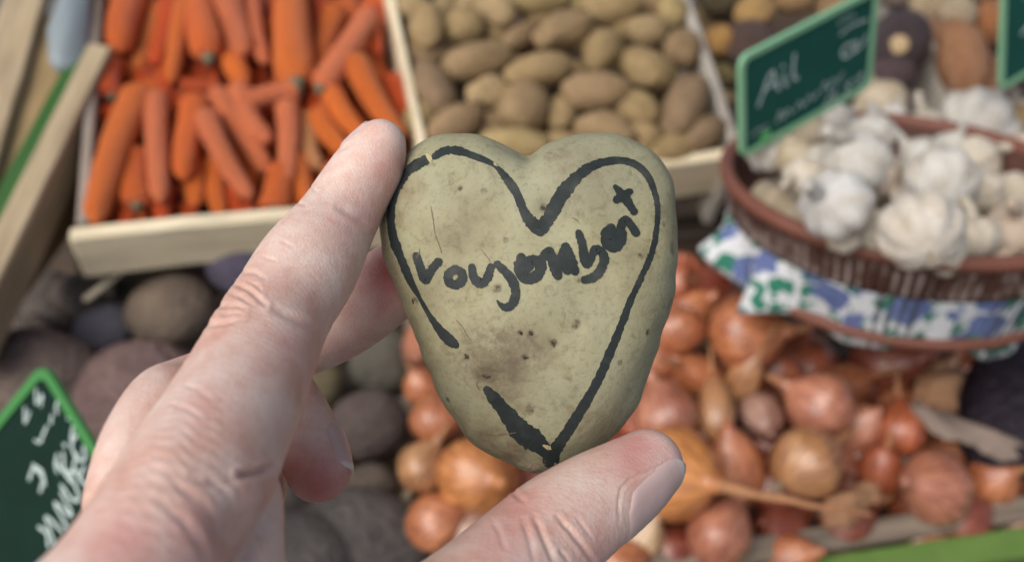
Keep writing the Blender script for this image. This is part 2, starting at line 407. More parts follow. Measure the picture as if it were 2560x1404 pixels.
# --- potatoes in the crate, and the other roundish roots
def blob_mesh(name, seed, amp=.07, fr=2.2, sub=26):
    V, Fc = lathe([(-.5*math.cos(math.pi*i/sub), max(.5*math.sin(math.pi*i/sub), .004)) for i in range(sub+1)], 30)
    f = wob(seed, amp, fr); g = wob(seed+99, amp*.25, fr*4)
    return mesh(name, V*(1+f(V)+g(V))[:, None], Fc)
PM = [blob_mesh('potato', 50+i, .10) for i in range(9)]
BRI = {'beetroot': 1.6}; GRY = {'beetroot': .5}
def put_blob(name, c, meshes, mat, i, d0, label, catg, group, col, thick=.85):
    u, v, rx, ry, ang, hh = c[:6]; d = d0-hh/1000
    p = PL(u, v, d); z = depth(p); a = math.radians(ang)
    # long axis lies along the slope in the direction seen in the photo
    q = PL(u+40*math.cos(a), v-40*math.sin(a), d)
    st_ = rng.uniform(1.0, 1.16) if name == 'potato' else 1.0
    sx, sy = 2*rx*z/F*st_, 2*ry*z/F/st_**.5
    o = obj(name, meshes[i % len(meshes)], mat, M=frame(q-p, R@np.array((0, 0, 1))+.3*rng.normal(size=3), p, (sx, sy, thick*max(min(sx, sy), .6*max(sx, sy)))))
    return tag(o, label, catg, group, tuple((np.array(col)*BRI.get(name, 1)*(1-GRY.get(name, 0))+np.array((.165, .14, .122))*GRY.get(name, 0))*rng.uniform(.92, 1.08)))
potatoes = [(1068,72,78,46,82,8),(1165,66,50,50,0,8),(1238,24,58,46,-35,10),(1300,98,72,30,30,-4),(1345,0,80,42,0,6),(1408,76,78,48,22,14),
 (1535,18,80,44,5,10),(1506,128,64,52,60,12),(1615,78,46,44,0,4),(1706,122,52,50,40,8),(1680,28,48,44,60,4),(1196,152,82,52,12,12),(1346,176,80,48,8,18),
 (1612,172,60,56,-40,14),(1224,232,60,42,5,8),(1494,230,84,52,2,16),(1088,225,92,52,-62,2),(1308,270,72,64,40,16),(1400,285,58,42,70,4),(1594,276,56,52,-30,8),
 (1712,262,96,58,62,8),(1138,308,82,48,25,10),(1290,362,82,42,-8,12),(1512,326,78,46,-10,12),(1604,345,46,42,0,2),(1760,335,70,44,40,2),(1030,20,42,40,0,2),
 (1060,140,50,40,0,-6),(1450,10,50,40,30,-4),(1270,170,50,40,0,-8),(1430,190,46,40,0,-8),(1560,70,44,40,0,-6),(1180,5,46,40,40,-6),(1620,20,46,40,0,-6),
 (1050,300,56,44,70,-6),(1220,320,46,44,0,-6),(1400,370,60,46,0,4),(1680,370,60,42,10,-2),(1130,400,70,46,10,6),(1530,410,70,44,0,4),(1650,190,40,50,0,-8),
 (1100,100,40,44,0,-8),(1350,40,40,40,0,-8),(1230,90,44,44,0,-10)]
PROWS = [(50, 'back row'), (140, 'second row from the back'), (205, 'middle row'), (290, 'second row from the front'), (999, 'front row')]
rank = order(potatoes, PROWS, lambda c: c)
PCOL = [(.345, .245, .125), (.32, .23, .115), (.39, .285, .155), (.30, .205, .115), (.36, .27, .13), (.33, .23, .125)]
for i, c in enumerate(potatoes):
    rk, rw = rank[i]; sh = 'long ' if c[2] > 1.5*c[3] else 'round ' if c[2] < 1.15*c[3] else 'oval '
    col = (.24, .165, .10) if i in (16, 20, 25) else PCOL[i % 6]
    put_blob('potato', c, PM, M_POTATO, i, DC, f"{sh}brown potato, {rk} from left in the {rw} of the crate", 'potato', 'potatoes in the crate', col)
for i in range(46):
    c = (rng.uniform(1030, 1800), rng.uniform(-60, 400), rng.uniform(46, 66), rng.uniform(42, 50), rng.uniform(0, 180), -32-rng.uniform(0, 12))
    FILL.append(('potato', i, c[:2], put_blob('potato', c, PM, M_POTATO, i, DC, 'sunken potato', 'potato', 'potatoes in the crate', PCOL[i % 6])))
BM = [blob_mesh('root', 150+i, .05, 2.0) for i in range(6)]
roots = [(1888,30,62,46,20,10,(.50,.31,.12),'yellow turnip lit brightly behind the garlic sign'),(1802,102,42,40,0,6,(.42,.235,.075),'small orange turnip against the crate edge'),
 (1985,-5,56,42,10,2,(.42,.26,.12),'tan turnip half hidden above the sign edge'),(1875,112,74,62,0,6,(.10,.062,.050),'round dark brown root left of the sign'),
 (1800,-8,60,50,0,0,(.09,.07,.035),'dark olive root at the top edge beside the potato crate'),(1800,185,30,46,80,-10,(.16,.13,.05),'olive green sliver of root below the orange turnip'),
 (2248,112,82,84,0,10,(.055,.038,.042),'black radish with a pale cut spot right of the sign'),(2225,190,76,52,10,0,(.10,.065,.07),'dull purple root under the black radish'),
 (2100,20,70,52,0,-6,(.30,.19,.10),'brown root behind the top of the sign'),(1920,180,60,60,0,-14,(.05,.03,.03),'dark root sunk behind the left side of the sign'),
 (2060,110,70,60,0,-14,(.08,.05,.05),'dark root sunk right behind the sign board'),(1830,300,52,50,0,-20,(.05,.03,.025),'dark root in the shade behind the bowl rim'),
 (2250,-20,74,46,0,2,(.26,.20,.17),'grey brown root at the top edge left of the divider')]
for i, c in enumerate(roots):
    o = put_blob('turnip' if i < 3 else 'root', c, BM, M_RAD, i, DC, c[7], 'turnip' if i < 3 else 'root', 'roots in the crate behind the sign', c[6])
V, Fc = lathe([(0, .17), (.012, .165), (.02, .14), (.022, .02)], 16, axis='z')
spot = obj('cut_spot', mesh('cut_spot', V, Fc), plain('cut_root', (.42, .30, .16), .7)); par = [o for o in COL.objects if o.get('label', '').startswith('black radish')][0]
pt = PL(2243, 103, DC-.01); dv = nrm(CAM-np.array(par.matrix_basis.translation))
child_world(spot, par, frame(np.cross((0, 0, 1), dv), dv, np.array(par.matrix_basis.translation)+dv*.0275+(pt-pt), (.055, .055, .055)))
far = [(2325,12,60,46,10,6,(.44,.34,.22),'pale cream root at the top edge right of the divider'),(2395,36,50,46,0,12,(.46,.37,.25),'round pale root beside the far right sign'),
 (2405,150,130,62,105,8,(.34,.17,.085),'long brown root leaning down towards the bowl'),(2480,60,70,60,40,2,(.36,.15,.06),'reddish brown root left of the far sign'),
 (2470,210,100,60,80,-2,(.26,.12,.06),'dark red brown root behind the far sign'),(2340,110,90,46,110,-8,(.24,.13,.075),'brown root against the slanting divider'),
 (2420,-30,70,46,0,0,(.36,.26,.16),'tan root cut by the top edge near the far sign'),(2545,300,46,60,70,34,(.40,.28,.13),'tan root at the right edge under the far sign'),
 (2540,-10,60,60,0,0,(.20,.11,.07),'dark brown root behind the far right sign top'),(2560,120,60,80,0,-10,(.17,.09,.06),'dark root hidden by the far right sign')]
for i, c in enumerate(far):
    put_blob('root', c, BM, M_RAD, i+2, DC, c[7], 'root', 'roots in the far right crate', c[6])
beets = [(604,655,92,88,0,42,(.05,.05,.12),'dark blue violet beetroot tucked under the carrot crate board'),(432,775,112,98,20,16,(.17,.125,.085),'muddy brown beetroot with a dark eye spot'),
 (262,822,80,66,20,4,(.10,.11,.165),'small blue grey beetroot beside the muddy brown one'),(92,938,150,122,0,22,(.155,.11,.095),'large grey brown beetroot behind the price sign'),
 (350,985,170,140,10,14,(.155,.085,.085),'large reddish brown beetroot left of the knuckles'),(922,1062,98,92,0,18,(.085,.06,.058),'round dark purple beetroot right of the curled finger'),
 (965,905,96,84,0,-6,(.075,.08,.06),'dark green grey beetroot beside the fingertip'),(925,1220,74,66,0,10,(.115,.085,.062),'small brown beetroot below the curled finger'),
 (905,1345,180,130,-12,22,(.066,.062,.062),'large dark grey beetroot under the curled finger'),(762,1395,130,120,0,34,(.085,.078,.075),'grey beetroot at the bottom edge beside the palm'),
 (205,742,78,62,0,-4,(.12,.10,.085),'dull beetroot in the shade beside the tan plank'),(60,850,90,70,0,-6,(.13,.105,.09),'grey beetroot peeping out above the large one by the price sign'),(130,800,70,60,0,-14,(.10,.085,.075),'dark beetroot below the end of the tan plank'),
 (300,720,90,60,0,-12,(.10,.085,.07),'dull beetroot in the shade under the crate board'),(800,960,70,60,60,-16,(.15,.125,.05),'olive beetroot glimpsed between the fingers'),
 (500,690,70,60,0,-10,(.13,.07,.06),'reddish beetroot behind the muddy brown one'),(850,640,110,80,0,10,(.06,.05,.05),'dark beetroot behind the index finger'),
 (740,760,110,90,0,0,(.08,.06,.06),'dark beetroot behind the middle finger'),(60,1180,150,130,0,-6,(.12,.09,.08),'grey beetroot hidden behind the price sign'),
 (560,1100,150,130,0,-10,(.10,.07,.07),'dark beetroot hidden by the palm'),(700,1230,110,110,0,-14,(.07,.06,.06),'dark beetroot in the gap left of the curled finger'),
 (840,850,60,50,0,-26,(.05,.05,.045),'blackish beetroot deep in the gap under the middle finger')]
BB = [blob_mesh('beetroot', 250+i, .055, 2.0) for i in range(6)]
for i, c in enumerate(beets):
    put_blob('beetroot', c, BB, M_BEET, i, DB-.02, c[7], 'beetroot', 'beetroots in the crate', c[6])
for i in range(34):
    c = (rng.uniform(0, 1010), rng.uniform(690, 1450), rng.uniform(80, 110), rng.uniform(75, 100), rng.uniform(0, 180), -58-rng.uniform(0, 14))
    FILL.append(('beetroot', i, c[:2], put_blob('beetroot', c, BB, M_BEET, i, DB-.01, 'sunken beetroot', 'beetroot', 'beetroots in the crate', (.075, .06, .055))))
# --- onions and shallots
def onion_mesh(seed, nar):
    r = np.random.default_rng(seed); sub = 26; prof = []
    for i in range(sub+1):
        t = i/sub; x = -.5+t
        rr = .5*(math.sin(math.pi*min(t/.92, 1)**(.82 if nar else .9)))**(.62 if nar else .7)
        if t > .72: rr = max(rr, .5*(.16+.5*(1-(t-.72)/.28)**2.2))
        prof.append((x, max(rr*(1 if i else 0)+(.02 if i == 0 else 0), .02)))
    ph = r.uniform(0, 6, 3)
    V, Fc = lathe(prof, 32, radf=lambda x, a: 1+.035*math.sin(2*a+ph[0])+.02*math.sin(5*a+ph[1])+.008*math.sin(17*a+ph[2]))
    V *= (1+wob(seed, .04, 1.6)(V))[:, None]
    return mesh('onion', V, Fc)
OM = [onion_mesh(300+i, False) for i in range(4)]; SM = [onion_mesh(320+i, True) for i in range(4)]
def neck_mesh(seed, L, r0=.085):
    r = np.random.default_rng(seed); n = 12
    b1_, b2_ = r.uniform(-.25, .25), r.uniform(-.25, .1)
    P = np.array([(.44+L*i/n, b1_*L*(i/n)**2, b2_*L*(i/n)**2+.012*math.sin(i*1.3)) for i in range(n+1)])
    V, Fc = tube(P, [(.085+(r0-.085)*min(1, i/4))*(1-.6*i/n)*(1+.12*math.sin(i*2.1+seed)) for i in range(n+1)], 10)
    return mesh('neck', V, Fc)
NM = [neck_mesh(i, .26+.08*i) for i in range(4)]; NLONG = neck_mesh(9, 1.35, .05)
def root_mesh(seed):
    r = np.random.default_rng(seed); Vs, Fs = [], []
    for k in range(16):
        a = r.uniform(0, 6.28); rr = r.uniform(.01, .06); L = r.uniform(.08, .2)
        P = [(-.49, rr*math.cos(a), rr*math.sin(a)), (-.5-L*.5, rr*1.6*math.cos(a), rr*1.6*math.sin(a)), (-.5-L, rr*3*math.cos(a+.3), rr*3*math.sin(a+.3))]
        V, Fc = tube(P, .006, 5); o = len(Vs); Vs += V.tolist(); Fs += [tuple(i+o for i in f) for f in Fc]
    return mesh('roots', np.array(Vs), Fs)
RM = root_mesh(5); RMG = root_mesh(6); M_GROOTS = plain('garlic_roots', (.55, .47, .36), .9)
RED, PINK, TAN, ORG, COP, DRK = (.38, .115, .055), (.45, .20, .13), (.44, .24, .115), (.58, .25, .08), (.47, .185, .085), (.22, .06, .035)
# u, v, half-length, half-width px, direction of the neck (degrees, photo), height mm, colour, shallot?, neck, label
onions = [
 (1878,832,100,94,5,34,COP,0,1,'big glossy copper onion with a bright highlight under the bowl'),
 (1694,815,66,60,100,16,COP,0,0,'shiny copper onion touching the right edge of the held potato'),
 (1690,700,62,42,75,4,RED,1,0,'red shallot behind the right edge of the held potato'),
 (1735,935,78,52,150,12,COP,1,1,'copper shallot lying just below the shiny onion by the potato'),
 (1662,1030,96,78,110,14,PINK,0,0,'dull pink onion above the thumb'),
 (1788,1010,92,42,95,22,TAN,1,1,'narrow tan shallot standing upright below the big onion'),
 (1862,945,90,38,60,20,TAN,1,1,'thin tan shallot leaning right below the big onion'),
 (1905,1045,84,50,-60,12,(.38,.24,.20),1,0,'greyish pink shallot in the middle of the heap'),
 (2040,1005,92,82,150,22,PINK,0,1,'round pink onion in the centre of the heap right of the tan shallots'),
 (2252,1060,74,54,95,20,RED,1,1,'small bright red shallot near the dark purple root'),
 (2152,1065,76,56,40,8,PINK,1,0,'pink shallot left of the small bright red one'),
 (1836,1155,108,64,100,16,COP,1,0,'copper shallot standing right of the thumb'),
 (2028,1150,100,84,35,32,TAN,0,1,'smooth tan brown onion in the front centre of the heap'),
 (2330,1215,112,82,170,24,PINK,0,0,'large pale pink onion by the weathered board'),
 (2492,1195,70,60,20,14,COP,0,1,'copper onion in the lower right corner by the board'),
 (1802,1322,98,80,60,16,PINK,0,0,'pink onion at the bottom beside the thumb'),
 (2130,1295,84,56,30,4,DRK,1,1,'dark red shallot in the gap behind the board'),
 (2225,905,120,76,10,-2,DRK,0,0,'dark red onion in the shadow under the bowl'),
 (2350,965,90,58,60,4,(.34,.20,.12),1,1,'dry brown shallot beneath the right side of the bowl'),
 (2415,905,60,46,80,10,RED,1,0,'red shallot under the right edge of the cloth'),
 (1950,930,80,56,-30,-4,RED,1,1,'red shallot behind the round pink onion'),
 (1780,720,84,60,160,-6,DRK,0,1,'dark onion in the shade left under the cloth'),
 (1640,900,70,62,0,0,COP,0,0,'copper onion half hidden by the held potato'),
 (1090,1040,72,58,90,18,COP,0,0,'copper onion left of the held potato'),
 (1062,1158,74,60,60,18,TAN,0,1,'tan onion below the copper one, left of the potato tip'),
 (1204,1190,100,94,-20,30,ORG,0,0,'round orange onion under the tip of the held potato'),
 (1100,1300,86,64,30,10,COP,1,0,'copper shallot at the bottom left of the thumb'),
 (1190,1345,80,60,-60,4,(.40,.26,.20),1,1,'pale pink shallot wedged against the thumb'),
 (1050,960,52,44,120,2,COP,1,1,'small copper shallot beside the dark green grey beetroot'),
 (1605,1335,84,60,50,6,(.56,.40,.24),0,0,'pale straw coloured onion under the thumb nail'),
 (1690,1375,90,64,10,-6,DRK,0,0,'dark onion at the bottom edge below the thumb'),
 (1560,1400,80,60,20,6,COP,1,0,'copper shallot at the bottom edge right of the thumb'),
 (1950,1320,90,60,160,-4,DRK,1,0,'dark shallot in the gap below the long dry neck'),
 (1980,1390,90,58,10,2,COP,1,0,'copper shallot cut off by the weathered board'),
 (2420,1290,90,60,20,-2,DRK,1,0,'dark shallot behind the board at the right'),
 (2120,960,74,50,20,-2,COP,1,1,'copper shallot half under the bowl foot'),
 (2200,1170,84,56,70,4,RED,1,1,'red shallot between the tan onion and the large pale pink one'),
 (1930,1225,80,56,-20,0,DRK,1,0,'dark shallot below the tan brown onion'),
 (1760,1090,76,54,40,-4,DRK,1,0,'dark shallot behind the copper one by the thumb'),
 (2560,1130,80,60,90,0,(.08,.035,.035),0,0,'dark onion at the right edge by the purple root')]
def put_onion(c, i, yellow=False):
    u, v, rx, ry, ang, hh, col, sh, nk, label = c; d = DO-.02-hh/1000
    p = PL(u, v, d); z = depth(p); a = math.radians(ang); q = PL(u+60*math.cos(a), v-60*math.sin(a), d-.012+.03*math.sin(i*1.7)*.4)
    L, W = 2.2*rx*z/F, 2.24*ry*z/F
    nm = 'shallot' if sh else 'onion'
    o = obj(nm, (SM if sh else OM)[i % 4], M_ONION, M=frame(q-p, N+(0 if yellow else .4)*rng.normal(size=3), p, (L, W, W*.95)))
    tag(o, label, nm, 'onions and shallots in the crate', tuple(np.array(col)*rng.uniform(.92, 1.1)))
    if nk:
        x = obj('neck', NM[i % 4] if not yellow else NLONG, M_NECK, o); x.color = (.42, .22, .11, 1)
    if nk or i % 3 == 0: obj('roots', RM, M_ROOTS, o)
    return o
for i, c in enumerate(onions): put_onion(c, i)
o = put_onion((1698,1188,122,112,-14,36,ORG,0,1,'large yellow orange onion behind the thumb tip with a long dry neck'), 2, True)
for i in range(150):
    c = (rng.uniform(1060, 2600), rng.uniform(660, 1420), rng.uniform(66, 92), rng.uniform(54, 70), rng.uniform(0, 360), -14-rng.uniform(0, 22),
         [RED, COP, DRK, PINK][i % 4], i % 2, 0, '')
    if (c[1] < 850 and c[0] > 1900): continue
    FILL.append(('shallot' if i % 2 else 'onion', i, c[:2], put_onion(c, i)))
pr = put_blob('aubergine', (2520,1010,230,120,80,10), BM, M_RAD, 1, DO-.03, 'large dark purple aubergine at the right edge below the cloth', 'aubergine', None, (.018, .010, .020))
# a curl of grey papery skin
def flake(name, u, v, d, L, W, ang, mat, label, seed):
    r = np.random.default_rng(seed); n, m = 18, 12; V = []; Fc = []; ph = r.uniform(0, 6, 4)
    for lay in (0, 1):
        for i in range(n):
            for j in range(m):
                s, t = i/(n-1)-.5, j/(m-1)-.5; ww = W*((1-(2*s)**2*.8)**.5)*(1+.25*math.sin(9*s+ph[0])+.12*math.sin(31*s+ph[1]))
                ll = L*(1+.12*math.sin(17*t+ph[2]))
                V.append((s*ll, t*ww, .45*W*(1-(2*t)**2)*(1+.5*math.sin(5*s+ph[3]))+.05*L*math.sin(s*4+seed)+.05*W*math.sin(13*s+9*t)-lay*.0004))
    idx = lambda l, i, j: l*n*m+i*m+j
    for i in range(n-1):
        for j in range(m-1):
            Fc.append((idx(0, i, j), idx(0, i+1, j), idx(0, i+1, j+1), idx(0, i, j+1))); Fc.append((idx(1, i, j), idx(1, i, j+1), idx(1, i+1, j+1), idx(1, i+1, j)))
    a = math.radians(ang); p = PL(u, v, d); q = PL(u+40*math.cos(a), v-40*math.sin(a), d)
    o = obj(name, mesh(name, np.array(V), Fc), mat, M=frame(q-p, N+.3*r.normal(size=3), p))
    return tag(o, label, 'onion skin', 'loose onion skins')
k = Mat('papery_skin', .7, .3); k.col(k.mix((.24, .12, .06), (.40, .22, .12), k.noise(k.coords((20, 60, 60)), 2, 4))); M_PAPER = k.m
k = Mat('grey_papery_skin', .8, .3); k.col(k.mix((.17, .125, .10), (.27, .21, .17), k.noise(k.coords((20, 60, 60)), 2, 4))); M_GPAPER = k.m
flake('loose_skin', 2400, 1085, DO-.055, .075, .026, -28, M_GPAPER, 'wide grey flake of dry skin beside the dark aubergine', 1)
flake('loose_skin', 2340, 985, DO-.045, .055, .03, 40, M_PAPER, 'tan flake of dry skin below the bowl', 2)
flake('loose_skin', 2120, 1262, DO-.05, .05, .022, 30, M_PAPER, 'tan flake close to the weathered board', 6)

# ------------------------------------------------------------------ the bowl of garlic
BZ = .70; BR = .136
BC = PX(2268, 437, BZ)
bup = nrm(R@np.array((.269, .834, .48)))          # the bowl leans in the onions
BM4 = frame(R@np.array((1, 0, 0)), bup, BC)
k = Mat('terracotta', .55, .4); v = k.coords(rnd=False)
k.col(k.mix((.13, .045, .028), (.21, .082, .055), k.noise(v, 30, 5))); k.bump(k.noise(v, 300, 3), .2, .0008); M_TERRA = k.m
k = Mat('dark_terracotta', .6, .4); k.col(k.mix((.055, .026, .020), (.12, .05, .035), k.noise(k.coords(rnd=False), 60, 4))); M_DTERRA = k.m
bowl = empty('garlic_bowl', BC, 'brown terracotta bowl with a ribbed band, filled with garlic', 'bowl'); 
def bl(name, prof, mat, seg=96, radf=None):
    V, Fc = lathe(prof, seg, radf, axis='z'); Fc = Fc[:len(prof)*seg-seg]
    o = obj(name, mesh(name, V*BR, Fc), mat); child_world(o, bowl, BM4); return o
# profiles are (height, radius) in units of the rim radius
bl('rim', [(-.045, .925), (-.012, .925), (.008, .945), (.012, .965), (.006, .99), (-.015, 1.005), (-.05, 1.0), (-.065, .97), (-.06, .935), (-.045, .925)], M_TERRA)
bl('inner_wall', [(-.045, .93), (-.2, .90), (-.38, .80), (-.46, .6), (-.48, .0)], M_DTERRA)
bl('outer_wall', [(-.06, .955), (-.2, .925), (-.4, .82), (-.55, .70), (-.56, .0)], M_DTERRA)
V_, F_ = [], []
for q in range(110):                           # the ribs of the band, standing proud of the wall
    a = 2*math.pi*q/110; da = .016
    for (h, r0) in ((-.075, .955), (-.24, .915)):
        for (aa, rr) in ((a-da, r0-.01), (a-da*.6, r0+.022), (a+da*.6, r0+.022), (a+da, r0-.01)): V_.append((rr*math.cos(aa), rr*math.sin(aa), h))
    b = q*8; F_ += [(b+i, b+4+i, b+5+i, b+1+i) for i in range(3)] + [(b, b+1, b+2, b+3), (b+7, b+6, b+5, b+4)]
k = Mat('worn_ribs', .6, .4); k.col(k.ramp(k.noise(k.coords((1, 1, 1), rnd=False), 45, 3), [(.45, (.075, .035, .025)), (.66, (.34, .27, .24))])); M_RIB = k.m
o = obj('ribbed_band', mesh('ribbed_band', np.array(V_)*BR, F_, smooth=False), M_RIB); child_world(o, bowl, BM4)
sau = empty('terracotta_saucer', BC-bup*BR*.56, 'dark terracotta saucer under the garlic bowl', 'saucer')
V, Fc = lathe([(-.60, .0), (-.60, .72), (-.50, .86), (-.49, .90), (-.505, .92), (-.54, .91), (-.63, .74), (-.64, .0)], 80, axis='z')
child_world(obj('dish', mesh('dish', V*BR, Fc), M_TERRA), sau, BM4)
# printed cloth wrapped round the bowl, its corners sticking out on the left
k = Mat('printed_cloth', .8, .2); v = k.coords(rnd=False)
def vor(vec, sc):
    x = k.n('ShaderNodeTexVoronoi'); x.inputs['Scale'].default_value = sc; k.link(vec, x.inputs['Vector']); return x
dst = k.n('ShaderNodeVectorMath', operation='ADD'); nn = k.n('ShaderNodeTexNoise'); nn.inputs['Scale'].default_value = 60; k.link(v, nn.inputs['Vector'])
sc_ = k.n('ShaderNodeVectorMath', operation='SCALE'); sc_.inputs['Scale'].default_value = .030; k.link(nn.outputs['Color'], sc_.inputs[0]); k.link(v, dst.inputs[0]); k.link(sc_.outputs[0], dst.inputs[1])
v1 = vor(dst.outputs[0], 34); v2 = vor(dst.outputs[0], 66)
blue = k.ramp(v1.outputs['Distance'], [(.38, 1.0), (.45, 0.0)]); grn = k.ramp(v2.outputs['Distance'], [(.46, 1.0), (.52, 0.0)])
c = k.mix((.58, .59, .60), (.03, .17, .11), k.math('MULTIPLY', grn, k.ramp(k.noise(v, 26, 1), [(.38, 0.0), (.44, 1.0)])))
c = k.mix(c, k.mix((.05, .06, .17), (.18, .24, .44), k.noise(v, 60, 2)), blue)
c = k.mix(c, (.05, .055, .06), k.math('MULTIPLY', k.attr('stripe'), .85)); k.col(c); k.bump(k.noise(v, 900, 2), .2, .0005); M_CLOTH = k.m
def cloth_mesh():
    n, m = 420, 12; V, Fc, st = [], [], []
    for lay in (0, 1):
        for i in range(n):
            a = math.radians(150+ (405-150)*i/(n-1))          # from the back left round the front to the right
            fold = .02*math.sin(a*9)+.012*math.sin(a*23+1)
            hem = -.52+.05*math.sin(a*7+.6)-.06*max(0, math.sin(a*3.5+2.2))
            flap = math.exp(-((math.degrees(a)-186)/10)**2)*.32+math.exp(-((math.degrees(a)-209)/7)**2)*.22
            for j in range(m):
                t = j/(m-1); h = -.25+(hem+.20-.10*flap)*t
                wallr = .985+ (h+.06)*.30
                r = wallr+.012+t*(fold+.015)+flap*t-lay*.006
                V.append((r*math.cos(a), r*math.sin(a), h+t*(.95*flap if math.degrees(a) < 197 else .15*flap)))
                dg = math.degrees(a); st.append(float((244 < dg < 257 or 279 < dg < 294) and math.sin(a*110+t*1.0) > .1))
    f = lambda l, i, j: l*n*m+i*m+j
    for i in range(n-1):
        for j in range(m-1):
            Fc.append((f(0, i, j), f(0, i, j+1), f(0, i+1, j+1), f(0, i+1, j))); Fc.append((f(1, i, j), f(1, i+1, j), f(1, i+1, j+1), f(1, i, j+1)))
    for i in range(n-1): Fc.append((f(0, i, m-1), f(1, i, m-1), f(1, i+1, m-1), f(0, i+1, m-1)))
    me = mesh('printed_cloth', np.array(V)*BR, Fc); a_ = me.attributes.new('stripe', 'FLOAT', 'POINT'); a_.data.foreach_set('value', np.array(st, np.float32)); return me
o = obj('printed_cloth', cloth_mesh(), M_CLOTH, M=BM4); tag(o, 'white cloth with blue and green print wrapped around the garlic bowl', 'cloth')
def garlic_mesh(seed):
    r = np.random.default_rng(seed); nl = r.integers(6, 9); ph = r.uniform(0, 6); sub = 24; prof = []
    for i in range(sub+1):
        t = i/sub; rr = .5*math.sin(math.pi*min(t**.85, 1)*.97)**.62
        if t > .7: rr = max(rr*(1-(t-.7)/.3*.3), .075)
        prof.append((-.5+t, max(rr, .03)))
    amp = r.uniform(.05, .09); jit = r.uniform(.7, 1.3, 12)
    def rf(x, a):
        w = max(0, 1-(2*x)**2)**.6
        return 1+w*amp*(abs(math.sin(nl*a/2+ph))*2-1.2)*jit[int(a/6.2832*nl) % 12]
    V, Fc = lathe(prof, 48, rf); V *= (1+wob(seed, .05, 1.4)(V))[:, None]
    return mesh('garlic', V, Fc)
GM = [garlic_mesh(400+i) for i in range(5)]
def stalk_mesh(seed):
    r = np.random.default_rng(seed); n = 9; b = r.uniform(-.2, .2)
    P = np.array([(.40+.5*i/n, b*(i/n)**2, .1*math.sin(i/n*2+seed)) for i in range(n+1)])
    V, Fc = tube(P, [.12*(1-.3*i/n)*(1+.08*math.sin(2*i)) for i in range(n+1)], 12); return mesh('stalk', V, Fc)
TM = [stalk_mesh(i) for i in range(4)]
W_, C_, P_, T_ = (.565, .55, .515), (.56, .51, .43), (.53, .44, .36), (.48, .41, .31)
garlic = [  # u, v, radius px, stalk direction (deg), height above rim plane mm, colour, label
 (1918,378,58,170,-8,W_,'small white garlic bulb at the left end of the bowl'),(1905,318,40,60,-12,C_,'little cream garlic bulb touching the green sign clip'),
 (1990,392,58,20,-2,T_,'dirty cream garlic bulb second from the left rim'),(2092,306,50,150,2,W_,'white garlic bulb below the sign board'),
 (2180,335,62,80,12,W_,'white garlic bulb with its stalk pointing up at the sign'),(2196,262,72,120,0,T_,'tan garlic bulb at the back of the bowl right of the sign'),
 (2132,405,98,120,14,W_,'large white garlic bulb in the middle left of the heap'),(2312,318,58,95,4,C_,'cream garlic bulb at the back centre'),
 (2296,392,56,140,10,W_,'white garlic bulb just in front of the back centre one'),(2352,452,96,100,22,W_,'large white garlic bulb in the middle of the heap'),
 (2438,312,104,60,10,(.56,.54,.505),'large pale garlic bulb at the back right'),(2440,400,70,30,12,C_,'cream garlic bulb under the large pale one'),
 (2085,508,100,160,10,(.57,.565,.55),'big bluish white garlic bulb at the front left'),(2010,450,60,200,-4,C_,'cream garlic bulb against the left front rim'),
 (2190,445,66,-40,8,P_,'pinkish garlic bulb behind the biggest front bulb'),(2296,570,112,115,22,(.60,.56,.50),'biggest garlic bulb with broad cloves at the front rim'),
 (2445,478,66,60,16,C_,'cream garlic bulb right of the middle of the heap'),(2440,590,66,110,8,C_,'cream garlic bulb at the front right of the biggest one'),
 (2545,405,86,60,14,P_,'pinkish garlic bulb at the right edge of the photo'),(2535,575,84,80,8,P_,'pinkish cream garlic bulb at the front right rim'),
 (2180,580,60,200,-6,C_,'cream garlic bulb wedged between the two big front bulbs'),(2530,490,64,0,8,C_,'cream garlic bulb near the right edge'),
 (2240,500,50,90,-8,T_,'tan garlic bulb deep behind the biggest one'),(2560,310,70,60,4,C_,'cream garlic bulb at the right edge under the far sign'),
 (2030,330,52,100,-10,T_,'tan garlic bulb in the shade of the sign'),(2375,545,52,30,6,C_,'little cream garlic bulb touching the biggest one'),(2375,370,50,60,14,W_,'small white garlic bulb left of the large pale one'),
 (2040,400,50,140,2,W_,'small white garlic bulb near the left of the large one'),(2230,300,46,70,6,W_,'small white garlic bulb below the tan one at the back'),(2500,250,50,90,-6,C_,'small cream garlic bulb at the back right rim'),(2360,640,58,160,-4,C_,'cream garlic bulb pressed against the front rim'),
 (2110,590,48,120,-10,C_,'small cream garlic bulb at the lower left rim'),(2490,650,56,30,-6,P_,'small pinkish garlic bulb at the front right rim')]
for i, (u, v, rp, ang, hh, col, label) in enumerate(garlic):
    r_ = ray(u, v); t = ((BC+bup*(hh/1000-.004)-CAM)@bup)/(r_@bup); p = CAM+r_*t; z = t
    a = math.radians(ang); q = PX(u+60*math.cos(a), v-60*math.sin(a), z-.02*math.cos(i))
    S = 1.84*rp*z/F
    o = obj('garlic_bulb', GM[i % 5], M_GARLIC, M=frame(q-p, bup+.4*rng.normal(size=3), p, (S*.98, S*1.04, S*1.0)))
    tag(o, label, 'garlic', 'garlic bulbs in the bowl', col)
    s_ = obj('stalk', TM[i % 4], M_STALK, o); s_.color = (*np.array(col)*.92, 1)
    obj('roots', RMG, M_GROOTS, o)
